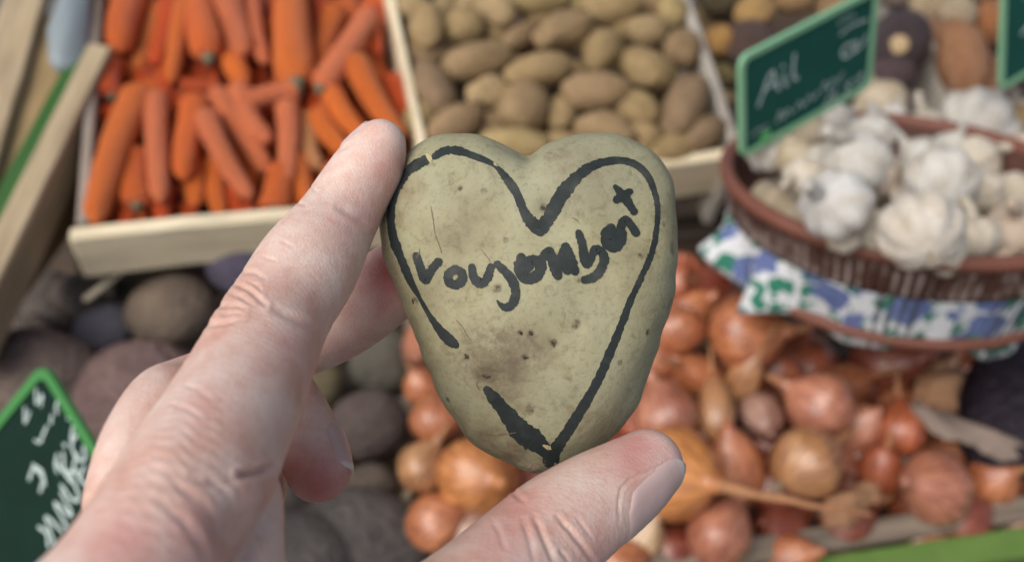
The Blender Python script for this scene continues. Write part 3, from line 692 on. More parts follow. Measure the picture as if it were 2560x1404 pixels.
for i in range(26):                            # bulbs below, seen in the gaps
    a, rr = rng.uniform(0, 6.28), BR*.72*math.sqrt(rng.random()); x, y = rr*math.cos(a), rr*math.sin(a)
    p = np.array(BM4 @ Vector((x, y, -.038))); S = .05
    o = obj('garlic_bulb', GM[i % 5], M_GARLIC, M=frame(rng.normal(size=3), rng.normal(size=3), p, (S, S, S)))
    tag(o, 'sunken garlic', 'garlic', 'garlic bulbs in the bowl', T_); c_ = R.T@(p-CAM); FILL.append(('garlic bulb', i, (1280+c_[0]/-c_[2]*F, 702-c_[1]/-c_[2]*F), o))

# the lower layers: what nothing shows of is left out, the rest gets its own description
DROP = {(k_, i_) for k_, l_ in {'beetroot': [0, 1, 2, 3, 4, 5, 6, 8, 10, 12, 13, 14, 15, 17, 18, 20, 21, 22, 23, 24, 25, 26, 27, 28, 29, 30, 31, 32, 33], 'carrot': [0, 1, 2, 3, 4, 7, 8, 9, 10, 11, 13, 15, 20, 21, 22, 24, 25, 28, 30, 31, 32, 33, 34, 35, 36, 38, 39, 42, 44, 45, 49, 51, 52, 55, 56, 60, 61, 63, 64, 65, 66, 67, 71, 72, 73, 78, 80, 83, 84, 85, 87, 89, 90, 93, 94, 97, 98], 'garlic bulb': [1, 3, 4, 5, 6, 7, 8, 9, 11, 12, 14, 15, 16, 17, 18, 19, 20, 21, 22, 24, 25], 'onion': [2, 4, 6, 10, 12, 14, 16, 18, 20, 32, 40, 42, 44, 46, 48, 50, 52, 54, 60, 62, 64, 66, 70, 72, 74, 78, 98, 102, 108, 110, 114, 122, 124, 126, 128, 132, 136, 138, 142, 144, 146, 148], 'potato': [1, 2, 3, 5, 6, 7, 9, 10, 12, 14, 16, 17, 18, 19, 20, 21, 23, 24, 26, 28, 29, 30, 34, 35, 37, 41, 42, 43, 44, 45], 'shallot': [1, 3, 13, 15, 21, 25, 27, 29, 35, 37, 49, 55, 57, 59, 61, 63, 69, 71, 75, 77, 79, 81, 83, 85, 87, 89, 91, 93, 95, 101, 103, 105, 111, 113, 121, 123, 125, 127, 129, 131, 133, 141, 143, 147, 149]}.items() for i_ in l_}
kept = []
for kd, i, uv, o in FILL:
    if (kd, i) in DROP and kd in ('onion', 'shallot', 'beetroot') and 300 < uv[0] < 1800 and uv[1] > 560:
        o['label'] = f'{kd} lying out of sight behind the hand and the held potato'
    elif (kd, i) in DROP:
        for ch in list(o.children): bpy.data.objects.remove(ch)
        bpy.data.objects.remove(o)
    else: kept.append((kd, i, uv, o))
ADJ = {'carrot': 'deep orange carrot sunk in the gaps', 'potato': 'dim brown potato sunk in the gaps', 'beetroot': 'dark beetroot sunk in the gaps', 'onion': 'dim onion sunk in the gaps',
       'shallot': 'dim shallot sunk in the gaps', 'garlic bulb': 'dim garlic bulb sunk in the bowl'}
for kd in ADJ:
    its = [k_ for k_ in kept if k_[0] == kd]; vs = sorted(k_[2][1] for k_ in its)
    if not its: continue
    q1, q2, q3 = (vs[min(len(vs)-1, int(len(vs)*f))] for f in (.25, .5, .75))
    rk_ = order(its, [(q1, 'backmost'), (q2, 'second'), (q3, 'third'), (1e9, 'foremost')], lambda k_: k_[2])
    for n_, k_ in enumerate(its): k_[3]['label'] = f"{ADJ[kd]}, {rk_[n_][0]} from left in the {rk_[n_][1]} row"

# ------------------------------------------------------------------ price signs
k = Mat('slate_green', .7, .12); k.col(k.mix((.008, .060, .046), (.016, .090, .072), k.noise(k.coords(rnd=False), 30, 4))); M_SLATE = k.m
k = Mat('slate_black', .7, .12); k.col(k.mix((.004, .016, .012), (.008, .030, .020), k.noise(k.coords(rnd=False), 30, 4))); M_SLATED = k.m
M_FRAME = plain('light_green_plastic', (.22, .46, .27), .4); M_FRAME2 = plain('bright_green_plastic', (.045, .215, .05), .5)
M_CLIP = plain('green_clip', (.08, .34, .11), .5)
k = Mat('chalk', .9, .1); k.col(k.mix((.32, .42, .39), (.60, .68, .66), k.noise(k.coords(rnd=False), 300, 3))); M_CHALK = k.m
def sign(name, tl, ax, ay, wd, hd, mat, fmat, strokes, label, fr=.0045, cut=None):
    """tl world corner (top left), ax/ay unit vectors right and down; strokes in units of width/height"""
    ax, ay = nrm(ax), nrm(ay); nz = nrm(np.cross(ay, ax)); 
    c = tl+ax*wd/2+ay*hd/2; s = empty(name, c, label, 'price sign', 'green framed price signs')
    M = frame(ax, nz, c)                       # local y = up in the sign
    yax = np.array(M.col[1][:3]); sy = 1 if yax@(-ay) > 0 else -1
    def rr(w, h, r, n=6):
        P = []
        for cx, cy, a0 in ((w/2-r, h/2-r, 0), (-w/2+r, h/2-r, 90), (-w/2+r, -h/2+r, 180), (w/2-r, -h/2+r, 270)):
            for i in range(n+1):
                a = math.radians(a0+90*i/n); P.append((cx+r*math.cos(a), cy+r*math.sin(a)))
        return P
    o_, i_ = rr(wd, hd, .009), rr(wd-2*fr, hd-2*fr, .005); n = len(o_)
    V = [(*p, .0016) for p in o_]+[(*p, .0016) for p in i_]+[(*p, -.0016) for p in o_]+[(*p, -.0016) for p in i_]
    Fc = []
    for k_ in range(n):
        l = (k_+1) % n; Fc += [(k_, l, n+l, n+k_), (2*n+k_, 3*n+k_, 3*n+l, 2*n+l), (k_, 2*n+k_, 2*n+l, l), (n+k_, n+l, 3*n+l, 3*n+k_)]
    child_world(obj('frame', mesh('frame', np.array(V), Fc, smooth=False), fmat), s, M)
    V = [(*p, .0004) for p in i_]+[(*p, -.0012) for p in i_]
    Fc = [tuple(range(n)), tuple(range(2*n-1, n-1, -1))]+[(k_, n+k_, n+(k_+1) % n, (k_+1) % n) for k_ in range(n)]
    child_world(obj('board', mesh('board', np.array(V), Fc, smooth=False), mat), s, M)
    Vs, Fs = [], []
    for q, (pts, sw) in enumerate(strokes):
        P = cat([((x-.5)*wd, sy*(.5-y)*hd) for x, y in pts], 5) if len(pts) > 2 else np.array([((x-.5)*wd, sy*(.5-y)*hd) for x, y in pts])
        V, Fc = ribbon2(P, .54*sw*hd*(1+.15*np.sin(np.arange(len(P))*1.7)))
        o = len(Vs); Vs += [(x, y, .0006+.00004*q) for x, y in V]; Fs += [tuple(i+o for i in f) for f in Fc]
    child_world(obj('chalk_lettering', mesh('chalk_lettering', np.array(Vs), Fs, smooth=False), M_CHALK), s, M)
    return s, M
def ribbon2(P, wdt):                           # flat stroke with round ends; wdt = full width at each point
    P = np.asarray(P, float); n = len(P); V, Fc = [], []
    T = np.array([nrm(P[min(i+1, n-1)]-P[max(i-1, 0)]+1e-12) for i in range(n)]); Nn = np.stack((-T[:, 1], T[:, 0]), 1)
    hw = np.broadcast_to(np.asarray(wdt), (n,))/2
    for k_ in range(3, 0, -1):
        a = k_*math.pi/6.2; V += [P[0]-T[0]*hw[0]*math.sin(a)+s*Nn[0]*hw[0]*math.cos(a) for s in (1, .33, -.33, -1)]
    for i in range(n): V += [P[i]+s*Nn[i]*hw[i] for s in (1, .33, -.33, -1)]
    for k_ in range(1, 4):
        a = k_*math.pi/6.2; V += [P[-1]+T[-1]*hw[-1]*math.sin(a)+s*Nn[-1]*hw[-1]*math.cos(a) for s in (1, .33, -.33, -1)]
    m = len(V)//4
    for i in range(m-1):
        for j in range(3): Fc.append((i*4+j, i*4+j+1, i*4+j+5, i*4+j+4))
    return V, Fc
camv = lambda x, y, z: R@np.array((x, y, z), float)
s1 = [([(.13,.56),(.17,.42),(.20,.30),(.235,.26)], .050),([(.235,.26),(.25,.40),(.275,.50)], .050),([(.165,.44),(.21,.40),(.26,.40)], .042),  # A
      ([(.31,.36),(.315,.46),(.335,.50)], .048),([(.30,.26),(.305,.27)], .05),([(.385,.20),(.375,.36),(.385,.47),(.41,.48)], .048),            # i l
      ([(.70,.12),(.76,.10),(.83,.12)], .022),([(.72,.25),(.80,.22),(.93,.24)], .035),
      ([(.78,.40),(.74,.46),(.77,.54),(.83,.52)], .05),([(.80,.42),(.86,.44),(.83,.53),(.90,.50),(.93,.42)], .045),
      ([(.08,.86),(.12,.82),(.16,.85),(.19,.82)], .022),
      ([(.26,.86),(.29,.76),(.31,.86),(.34,.78),(.37,.85)], .028),([(.40,.84),(.43,.77),(.46,.84),(.50,.76),(.53,.82),(.57,.76)], .028),
      ([(.60,.80),(.62,.70),(.65,.80),(.68,.72),(.72,.78),(.76,.70)], .028),
      ([(.72,.86),(.66,.90),(.63,.98),(.67,1.00),(.71,.95),(.68,.92)], .036),([(.75,.98),(.745,1.0)], .03),([(.84,.86),(.79,.88),(.82,.93),(.78,.98)], .036),([(.87,.88),(.92,.84),(.90,.95),(.87,.93)], .034)]
s1 = [([(x, .06+y*.88) for x, y in p], w_) for p, w_ in s1]
sc_m = .665/F
a1 = nrm(camv(389, 219, -168)); b1 = camv(43, -207, -168); b1 = nrm(b1-a1*(a1@b1)); w1, h1 = 477*sc_m, 280*sc_m
S1, M1 = sign('price_sign', PX(2022, 182, .665)-a1*w1/2-b1*h1/2, a1, b1, w1, h1, M_SLATE, M_FRAME, s1, 'dark green price sign reading Ail stuck in the garlic bowl')
V, Fc = lathe([(-.5, .5), (-.3, .55), (.1, .5), (.35, .38), (.5, .2)], 16)
V = V*np.array((.03, .018, .010)); child_world(obj('clip', mesh('clip', V, Fc), M_CLIP), S1, frame(camv(.3, .95, 0), camv(0, 0, 1), PX(1902, 300, .672)))
s2 = [([(.98-.0,.0),(.98,.0)], .0)][:0]
a2, b2 = nrm(camv(115, 110, 60)), nrm(camv(120, -205, 45))
b2 = nrm(b2-a2*(a2@b2)); W2, H2 = .131, .098
s2 = [([(.885,.07),(.845,.13),(.90,.12),(.86,.16)], .026),([(.78,.09),(.735,.15),(.79,.13)], .026),([(.965,.215),(.93,.235),(.915,.265)], .032),([(.885,.25),(.86,.275)], .03),
      ([(.83,.27),(.79,.285),(.755,.30),(.735,.27)], .03),([(.95,.335),(.955,.34)], .026),([(.955,.39),(.91,.43)], .03),([(.86,.42),(.865,.43)], .034),([(.80,.43),(.765,.46),(.75,.50)], .032),
      ([(.775,.46),(.785,.53),(.79,.60)], .036),([(.835,.45),(.785,.53)], .032),([(.79,.53),(.85,.59)], .032),([(.945,.44),(.895,.46),(.885,.54),(.92,.57),(.945,.52)], .034),
      ([(.535,.79),(.555,.68),(.575,.63),(.61,.76)], .036),([(.645,.77),(.655,.61),(.70,.74),(.715,.60)], .036),([(.735,.57),(.75,.68),(.785,.70),(.80,.64),(.81,.55)], .036),
      ([(.90,.52),(.845,.56),(.855,.68),(.915,.66)], .036),([(.85,.62),(.895,.60)], .03),([(.60,.40),(.655,.38),(.67,.46),(.62,.50)], .038),([(.66,.36),(.685,.43),(.66,.50)], .03),([(.51,.64),(.53,.70),(.50,.76)], .038)]
tr2 = PX(112, 903, .50)
S2, M2 = sign('price_sign', tr2-a2*W2, a2, b2, W2, H2, M_SLATED, M_FRAME2, s2, 'dark price sign with bright green frame standing by the beetroots', fr=.0052)
s3 = [([(.2, .3), (.35, .2), (.5, .3)], .04), ([(.2, .6), (.4, .5), (.6, .6)], .05)]
S3, M3 = sign('price_sign', PX(2510, -70, .72), nrm(camv(430, 250, -168)), nrm(camv(70, -260, -168)), .13, .10, M_SLATE, M_FRAME, s3, 'price sign cut off by the right edge of the photo')

# ------------------------------------------------------------------ the heart shaped potato
PZ = .240; PO = (1320, 740)
OUT = [(1322,398),(1348,376),(1392,352),(1442,336),(1500,330),(1560,340),(1612,364),(1652,402),(1680,460),(1691,540),(1692,620),(1686,700),(1673,775),(1650,850),
 (1624,920),(1602,985),(1577,1040),(1540,1086),(1480,1130),(1410,1165),(1345,1182),(1300,1172),(1240,1142),(1190,1112),(1158,1078),(1128,1030),(1092,982),(1074,930),
 (1050,860),(1020,790),(990,720),(968,660),(952,592),(948,540),(960,492),(988,438),(1016,392),(1052,358),(1102,338),(1160,332),(1222,344),(1274,370)]
mmp = PZ/F
O2 = np.array([((u-PO[0])*mmp, -(v-PO[1])*mmp) for u, v in OUT])
ang = np.arctan2(O2[:, 1], O2[:, 0]); rad = np.hypot(O2[:, 0], O2[:, 1]); od = np.argsort(ang); ang, rad = ang[od], rad[od]
AA = np.concatenate((ang-2*np.pi, ang, ang+2*np.pi)); RR = np.concatenate((rad, rad, rad))
NT = 360; th = np.linspace(-np.pi, np.pi, NT, endpoint=False); r_out = np.interp(th, AA, RR)
def circ_smooth(a, s):
    k_ = np.exp(-.5*(np.arange(-4*s, 4*s+1)/s)**2); k_ /= k_.sum(); n = len(k_)//2
    return np.convolve(np.concatenate((a[-n:], a, a[:n])), k_, 'valid')
r_fine = circ_smooth(r_out, 2)+.00022*np.sin(th*9+1)+.00016*np.sin(th*17+2.2)+.0001*np.sin(th*31); r_soft = circ_smooth(r_out, 26)
def r_at(t, rho):                               # outline softens towards the middle, so the cleft fades out
    i = np.mod((t+np.pi)/(2*np.pi)*NT, NT); i0 = i.astype(int) % NT; fr_ = i-np.floor(i)
    g = lambda A: A[i0]*(1-fr_)+A[(i0+1) % NT]*fr_
    wgt = np.clip((rho-.45)/.5, 0, 1)**1.5
    return g(r_soft)*(1-wgt)+g(r_fine)*wgt
HF, HB = .0195, .024
lump = wob(77, .0015, 60, 6); lump2 = wob(78, .0006, 160, 8)
DENTS = [((u-PO[0])*mmp*.92, -(v-PO[1])*mmp*.92, a_, s_) for u, v, a_, s_ in ((1358,520,.0008,.0022),(1215,940,.0007,.0024),(1170,890,.0005,.0018),(1290,900,.0005,.0040),(1330,600,.0012,.011),
  (1320,1160,.0009,.0028),(1440,810,.0004,.002),(1120,470,.0006,.009),(1580,930,.0006,.010),(1384,858,.0005,.0014),(1080,760,.0005,.006))]
def height(x, y):
    t = np.arctan2(y, x); r = np.hypot(x, y); rho = r/r_at(t, np.ones_like(r))
    for _ in range(4): rho = r/r_at(t, np.clip(rho, 0, 1))
    rho = np.clip(rho, 0, 1); h = HF*(1-rho**3.3)**.52
    P = np.stack((x, y, np.zeros_like(x)), 1)
    fade = np.clip((1-rho)*6, 0, 1)
    for dx, dy, a_, s_ in DENTS: h = h-a_*np.exp(-((x-dx)**2+(y-dy)**2)/s_**2)
    return h+(lump(P)+lump2(P))*fade
def surf_from_px(u, v):                         # where the sight line meets the potato's front
    u, v = np.asarray(u, float), np.asarray(v, float); z = np.full(u.shape, PZ-HF)
    x0, y0 = (PO[0]-1280)/F*PZ, (702-PO[1])/F*PZ
    for _ in range(12):
        x, y = (u-1280)/F*z-x0, (702-v)/F*z-y0
        z = .5*z+.5*(PZ-height(x, y))
    return x, y, PZ-z
NR = 90
rows = []
for sgn in (1, -1):
    for i in range(NR+1):
        rho = math.sin(i/NR*math.pi/2)**.9
        if sgn < 0 and i == NR: continue
        rows.append((rho, sgn))
front = [r for r in rows if r[1] > 0]; back = [r for r in rows if r[1] < 0][::-1]
V = []; 
for rho, sgn in front[1:]+back[:-1]:
    rr = r_at(th, np.full(NT, rho))*rho; x, y = rr*np.cos(th), rr*np.sin(th)
    if sgn > 0: z = height(x, y) if rho < 1 else np.zeros(NT)
    else: z = np.full(NT, -HB*max(0, 1-rho**2.4)**.52)
    V.append(np.stack((x, y, z), 1))
nrow = len(V); V = np.concatenate(V)
I = np.arange(NT); J = (I+1) % NT; Fc = []
for i in range(nrow-1): Fc += list(zip(i*NT+I, i*NT+NT+I, i*NT+NT+J, i*NT+J))
c0, c1 = len(V), len(V)+1
V = np.vstack((V, (0, 0, float(height(np.zeros(1)+1e-6, np.zeros(1))[0])), (0, 0, -HB)))
Fc += [(c0, int(a), int(b)) for a, b in zip(I, J)]+[(c1, int((nrow-1)*NT+b), int((nrow-1)*NT+a)) for a, b in zip(I, J)]
pm = mesh('heart_potato', V, [tuple(int(q) for q in f) for f in Fc])
def lp(u, v): x, y, z = surf_from_px([u], [v]); return (float(x[0]), float(y[0]), float(z[0]))
k = Mat('potato_skin', .62, .22); v = k.coords(rnd=False)
n1 = k.noise(v, 45, 6, .62); n2 = k.noise(v, 160, 6, .65, .5); n3 = k.noise(v, 700, 4, .7); n4 = k.noise(v, 26, 3, .5)
c = k.ramp(n1, [(.30, (.265, .235, .14)), (.50, (.345, .32, .19)), (.70, (.41, .39, .245))])
c = k.mix(c, (.29, .285, .19), k.math('MULTIPLY', k.ramp(n4, [(.42, 0.0), (.62, 1.0)]), .6))
c = k.mix(c, k.ramp(n2, [(.28, (.50, .44, .38)), (.46, (1, 1, 1))]), .65, 'MULTIPLY')
c = k.mix(c, k.ramp(n3, [(.30, .5), (.47, 1.0)]), .5, 'MULTIPLY')
n5 = k.noise(v, 300, 5, .7, 1.0); c = k.mix(c, k.ramp(n5, [(.30, (.55, .48, .42)), (.42, (1, 1, 1)), (.62, (1, 1, 1)), (.75, (1.12, 1.1, 1.05))]), .42, 'MULTIPLY')
def stain(c, u, vv, r0, r1, col, amt, nz=n2):
    m_ = k.math('MULTIPLY', k.near(lp(u, vv), r0, r1), k.ramp(nz, [(.36, 1.0), (.62, .15)])); return k.mix(c, col, k.math('MULTIPLY', m_, amt))
c = stain(c, 1240, 890, .003, .0155, (.17, .135, .09), .75, n3)
c = stain(c, 1225, 905, .002, .010, (.15, .115, .075), .6)
c = stain(c, 1290, 930, .003, .013, (.17, .13, .09), .6)
c = stain(c, 1225, 935, .0005, .0045, (.10, .07, .045), .9)
c = stain(c, 1200, 1110, .004, .014, (.16, .12, .075), .7)
c = stain(c, 1310, 1160, .003, .010, (.16, .10, .07), .8)
c = stain(c, 1490, 1050, .003, .012, (.17, .13, .08), .55)
c = stain(c, 1440, 430, .003, .014, (.22, .175, .12), .6)
c = stain(c, 1180, 560, .003, .012, (.20, .16, .095), .5)
c = stain(c, 1000, 500, .001, .010, (.20, .125, .07), .6)
c = stain(c, 1682, 620, .0008, .0026, (.08, .055, .035), .8)
for (u, vv, rr) in ((1358,520,.0016),(1383,855,.0013),(1327,833,.0012),(1300,830,.0010),(1312,893,.0012),(1440,810,.0016),(1325,1020,.0018),(1165,888,.0014),(1210,478,.0012),(1243,720,.0016),(1550,905,.0010),
                    (1040,750,.0012),(1660,560,.0010),(1600,640,.0012),(1120,1000,.0012),(1150,470,.0010),(1265,600,.0010),(1450,700,.0010),(1620,830,.0012)):
    c = k.mix(c, (.075, .055, .035), k.math('MULTIPLY', k.near(lp(u, vv), rr*.3, rr), k.ramp(n3, [(.40, .95), (.66, .1)])))
k.col(c); b_ = k.bump(n2, .30, .0012); b_ = k.bump(n5, .18, .0005, b_); k.bump(n3, .25, .0004, b_)
k.link(k.ramp(n2, [(.3, .8), (.6, .52)]), k.b.inputs['Roughness']); k.sss(.05, (1, .7, .35), .002)
M_HP = k.m
PORG = PX(PO[0], PO[1], PZ)
hp = obj('heart_potato', pm, M_HP, M=Matrix.Translation(PORG) @ CR4)
tag(hp, 'heart shaped potato with a black marker heart and handwriting, held in the hand', 'potato')
k = Mat('marker_ink', .58, .18); v = k.coords(rnd=False); f = k.noise(v, 500, 4, .6); g = k.noise(v, 120, 3)
c = k.mix((.016, .021, .021), (.040, .048, .046), f); k.col(k.mix(c, (.085, .09, .075), k.math('MULTIPLY', k.ramp(g, [(.5, 0.0), (.72, 1.0)]), .6))); k.bump(f, .2, .0003); M_INK = k.m
def on_potato(strokes, lift, seed, ragged=.07, wsc=1.0):
    Vs, Fs = [], []; r = np.random.default_rng(seed)
    for q, st in enumerate(strokes):
        P = cat(np.array(st, float), 13); n = len(P)
        jit = np.convolve(r.normal(size=n+8), np.ones(3)/3, 'same')[4:4+n]
        V, Fc = ribbon2(P[:, :2], P[:, 2]*wsc*(1+ragged*jit)); V = np.array(V)+np.convolve(r.normal(size=len(V)), [.25, .5, .25], 'same')[:, None]*.75
        x, y, z = surf_from_px(V[:, 0], V[:, 1]); sc = 1-(lift+q*.000016)/PZ
        o = len(Vs); Vs += list(zip(x, y, z+lift+q*.000012)); Fs += [tuple(i+o for i in f) for f in Fc]
    return np.array(Vs), Fs
heart = [[(1086,391,16),(1110,378,20),(1140,376,20),(1180,388,17),(1220,404,14),(1242,418,11),(1266,446,20),(1291,482,21),(1307,522,20),(1322,548,28),(1343,568,34),(1354,568,36),(1376,538,32),
  (1396,500,34),(1426,460,31),(1462,426,24),(1502,407,21),(1550,401,18),(1590,412,18),(1620,441,17),(1637,482,15),(1644,522,13),(1642,570,13),(1630,630,14),(1605,690,15),(1576,752,16),(1546,830,19),
  (1521,890,21),(1495,950,21),(1461,1010,23),(1422,1073,26),(1392,1118,29),(1379,1144,36),(1377,1150,36)],
 [(1062,401,24),(1040,413,25),(1016,432,22),(996,462,20),(981,502,19),(977,550,19),(985,600,21),(1005,652,20),(1026,702,16),(1050,746,10),(1075,790,13),(1100,825,20),(1124,850,28),(1140,862,18)],
 [(1217,973,19),(1240,1001,30),(1270,1037,38),(1301,1076,52),(1336,1101,48),(1364,1126,32),(1378,1146,24)]]
word = [[(1041,640,22),(1052,672,25),(1063,700,24),(1078,675,24),(1096,655,22)],
 [(1138,673,24),(1121,686,25),(1124,706,26),(1142,711,26),(1156,698,26),(1153,680,25),(1140,674,22)],
 [(1180,668,22),(1184,692,26),(1201,708,26),(1217,696,25),(1227,669,22)],
 [(1244,661,22),(1264,680,24),(1282,703,27),(1289,733,27),(1281,759,26),(1264,768,22),(1250,760,12),(1243,751,5)],
 [(1303,644,26),(1298,672,30),(1316,696,30),(1342,688,32),(1352,662,30),(1330,650,30),(1318,668,34)],
 [(1352,650,24),(1372,628,26),(1384,664,28),(1394,688,26)],[(1394,688,24),(1398,650,26),(1414,617,24)],[(1414,617,24),(1412,655,28),(1418,676,26)],[(1420,626,24),(1430,655,26),(1437,677,24)],
 [(1446,581,20),(1456,612,24),(1460,645,25),(1468,661,22),(1478,645,20),(1488,622,22),(1504,630,24),(1510,650,25),(1500,676,26),(1482,693,26),(1462,699,22)],
 [(1527,570,26),(1513,584,27),(1517,606,30),(1536,617,30),(1551,600,30),(1554,582,26),(1536,586,34)],
 [(1553,590,22),(1552,566,24),(1561,549,22),(1575,560,22),(1590,582,22)],
 [(1538,467,14),(1550,480,20),(1564,497,26),(1575,514,22),(1584,528,20)],[(1541,499,22),(1556,490,26),(1574,479,18)]]
V, Fc = on_potato(heart, .00005, 1, .12, 1.08); obj('drawn_heart', mesh('drawn_heart', V, Fc), M_INK, hp)
V, Fc = on_potato(word, .00009, 2, .10, .92); obj('handwriting', mesh('handwriting', V, Fc), M_INK, hp)
M_FLAKE = plain('bare_potato_flesh', (.50, .42, .22), .6); M_CRACK = plain('skin_crack_brown', (.17, .12, .07), .8); M_PIT = plain('dirt_pit', (.07, .05, .033), .9)
V, Fc = on_potato([[(1068,388,8),(1073,394,11),(1077,404,6)],[(1236,408,4),(1239,411,7),(1242,414,4)],[(1358,1112,5),(1371,1118,10),(1376,1121,5)]], .00022, 3, .3); obj('bare_flesh', mesh('bare_flesh', V, Fc), M_FLAKE, hp)['kind'] = 'stuff'
V, Fc = on_potato([[(1077,515,2),(1083,550,3),(1088,585,2.4),(1098,612,3.2),(1104,632,2)],[(1140,800,2),(1155,815,2.5),(1168,838,2.5),(1178,850,1.5)],[(1196,950,2),(1192,962,3),(1200,975,2)],
  [(1050,622,1.5),(1046,635,2.2),(1040,645,1.5)],[(1430,545,1.5),(1440,548,2),(1450,560,1.5)],[(1200,1085,1.5),(1240,1087,2),(1290,1080,1.5)],[(1200,620,1.2),(1220,645,1.8),(1230,660,1.2)]], .00006, 4, .3)
obj('skin_cracks', mesh('skin_cracks', V, Fc), M_CRACK, hp)['kind'] = 'stuff'
V, Fc = on_potato([[(1355,518,5),(1362,522,11),(1370,523,4)],[(1163,886,5),(1168,892,8),(1172,894,3)],[(1208,938,4),(1216,943,9),(1226,940,5)],[(1380,855,4),(1384,860,7),(1385,866,3)],[(1031,748,3),(1032,753,5),(1033,758,3)],
  [(1309,892,4),(1315,894,6),(1322,893,3)],[(1299,828,3),(1302,832,6),(1305,836,3)],[(1324,829,4),(1328,833,7),(1331,836,3)]], .00006, 5, .4); obj('dirt_pits', mesh('dirt_pits', V, Fc), M_PIT, hp)['kind'] = 'stuff'
V, Fc = on_potato([[(1320,1160,6),(1332,1168,12),(1345,1166,8),(1338,1160,6)]], .0001, 6, .4); obj('root_scar', mesh('root_scar', V, Fc), plain('root_scar_pale', (.36, .26, .19), .7), hp)

# ------------------------------------------------------------------ the hand
# chains of joints: photo place, distance from the eye (m), radius (photo px at that distance)
chains = {
 'index': [(951,362,.232,65),(926,412,.232,85),(882,482,.230,93),(836,562,.225,103),(770,665,.215,127),(702,775,.205,130),(650,880,.193,143),(602,985,.182,158),(548,1090,.171,172),(482,1210,.160,188),(402,1330,.150,188),(320,1470,.142,206),(230,1640,.135,260)],
 'web': [(600,1248,.176,104),(575,1290,.174,132),(548,1400,.168,158),(520,1550,.160,200),(480,1750,.150,240)],
 'palm': [(330,1400,.168,150),(360,1560,.160,230),(330,1760,.145,280)],
 'palm2': [(450,1330,.190,120),(450,1500,.178,190),(400,1720,.158,260)],
 'wrist': [(300,1700,.140,300),(200,2000,.122,330),(110,2350,.106,380),(40,2700,.094,430)],
 'thumb': [(1618,1162,.221,90),(1564,1203,.217,107),(1482,1256,.211,124),(1392,1322,.204,138),(1302,1402,.196,147),(1205,1492,.186,158),(1080,1610,.176,190),(900,1720,.165,230),(680,1790,.155,260)],
 'middle': [(305,1250,.172,94),(338,1120,.180,91),(402,1010,.192,90),(445,968,.203,72),(560,930,.222,74),(700,880,.238,78),(790,845,.244,84),(870,790,.248,97),(940,735,.250,98),(990,698,.251,93)],
 'ring': [(420,1300,.190,110),(470,1130,.212,95),(540,1010,.232,80),(620,965,.236,78),(700,985,.230,84),(752,1070,.222,88),(782,1130,.219,87),(797,1174,.217,82)],
 'little': [(470,1380,.196,100),(520,1240,.214,85),(570,1130,.232,72),(630,1150,.232,70),(650,1230,.224,66)]}
def cm(c): return np.array([[*cu(u, v, z), r*z/F*1000] for u, v, z, r in c])
ch3 = {n_: cat(cm(c), 4) for n_, c in chains.items()}
def segd(P, a, b):
    ab = b[:3]-a[:3]; t = np.clip(((P-a[:3])@ab)/(ab@ab), 0, 1)
    return np.linalg.norm(P-a[:3]-t[..., None]*ab, axis=-1)-(a[3]+(b[3]-a[3])*t)
def chain_sdf(P, n_): return np.min([segd(P, a, b) for a, b in zip(ch3[n_][:-1], ch3[n_][1:])], 0)
HH = .8
lo, hi = np.array((-112., -122., -268.)), np.array((46., 46., -62.))
dim = np.ceil((hi-lo)/HH).astype(int)
gx, gy, gz = [lo[i]+HH*np.arange(dim[i]) for i in range(3)]
BAND = 7.0
def grid_of(names):
    G = np.full(dim, BAND, np.float32)
    for n_ in names:
        for a, b in zip(ch3[n_][:-1], ch3[n_][1:]):
            m0 = np.minimum(a[:3]-a[3], b[:3]-b[3])-BAND; m1 = np.maximum(a[:3]+a[3], b[:3]+b[3])+BAND
            i0 = np.clip(((m0-lo)/HH).astype(int), 0, dim); i1 = np.clip(((m1-lo)/HH).astype(int)+2, 0, dim)
            if (i1 <= i0).any(): continue
            P = np.stack(np.meshgrid(gx[i0[0]:i1[0]], gy[i0[1]:i1[1]], gz[i0[2]:i1[2]], indexing='ij'), -1).astype(np.float32)
            s_ = tuple(slice(p, q) for p, q in zip(i0, i1)); G[s_] = np.minimum(G[s_], segd(P, a.astype(np.float32), b.astype(np.float32)))
    return G
def smin(a, b, k_):
    h = np.clip(k_-np.abs(a-b), 0, None)/k_; return np.minimum(a, b)-h*h*k_*.25
G = grid_of(['index'])
G = smin(G, grid_of(['palm', 'palm2', 'wrist']), 5.0)
G = smin(G, grid_of(['web']), 1.8)
G = smin(G, grid_of(['thumb']), 6.0)
for n_ in ('middle', 'ring', 'little'): G = smin(G, grid_of([n_]), 2.2)
for ax in range(3):                            # soften the joints a little
    G[1:-1] = G[1:-1]*.5+.25*(G[:-2]+G[2:]) if ax == 0 else G[1:-1]
    if ax == 1: G[:, 1:-1] = G[:, 1:-1]*.5+.25*(G[:, :-2]+G[:, 2:])
    if ax == 2: G[:, :, 1:-1] = G[:, :, 1:-1]*.5+.25*(G[:, :, :-2]+G[:, :, 2:])
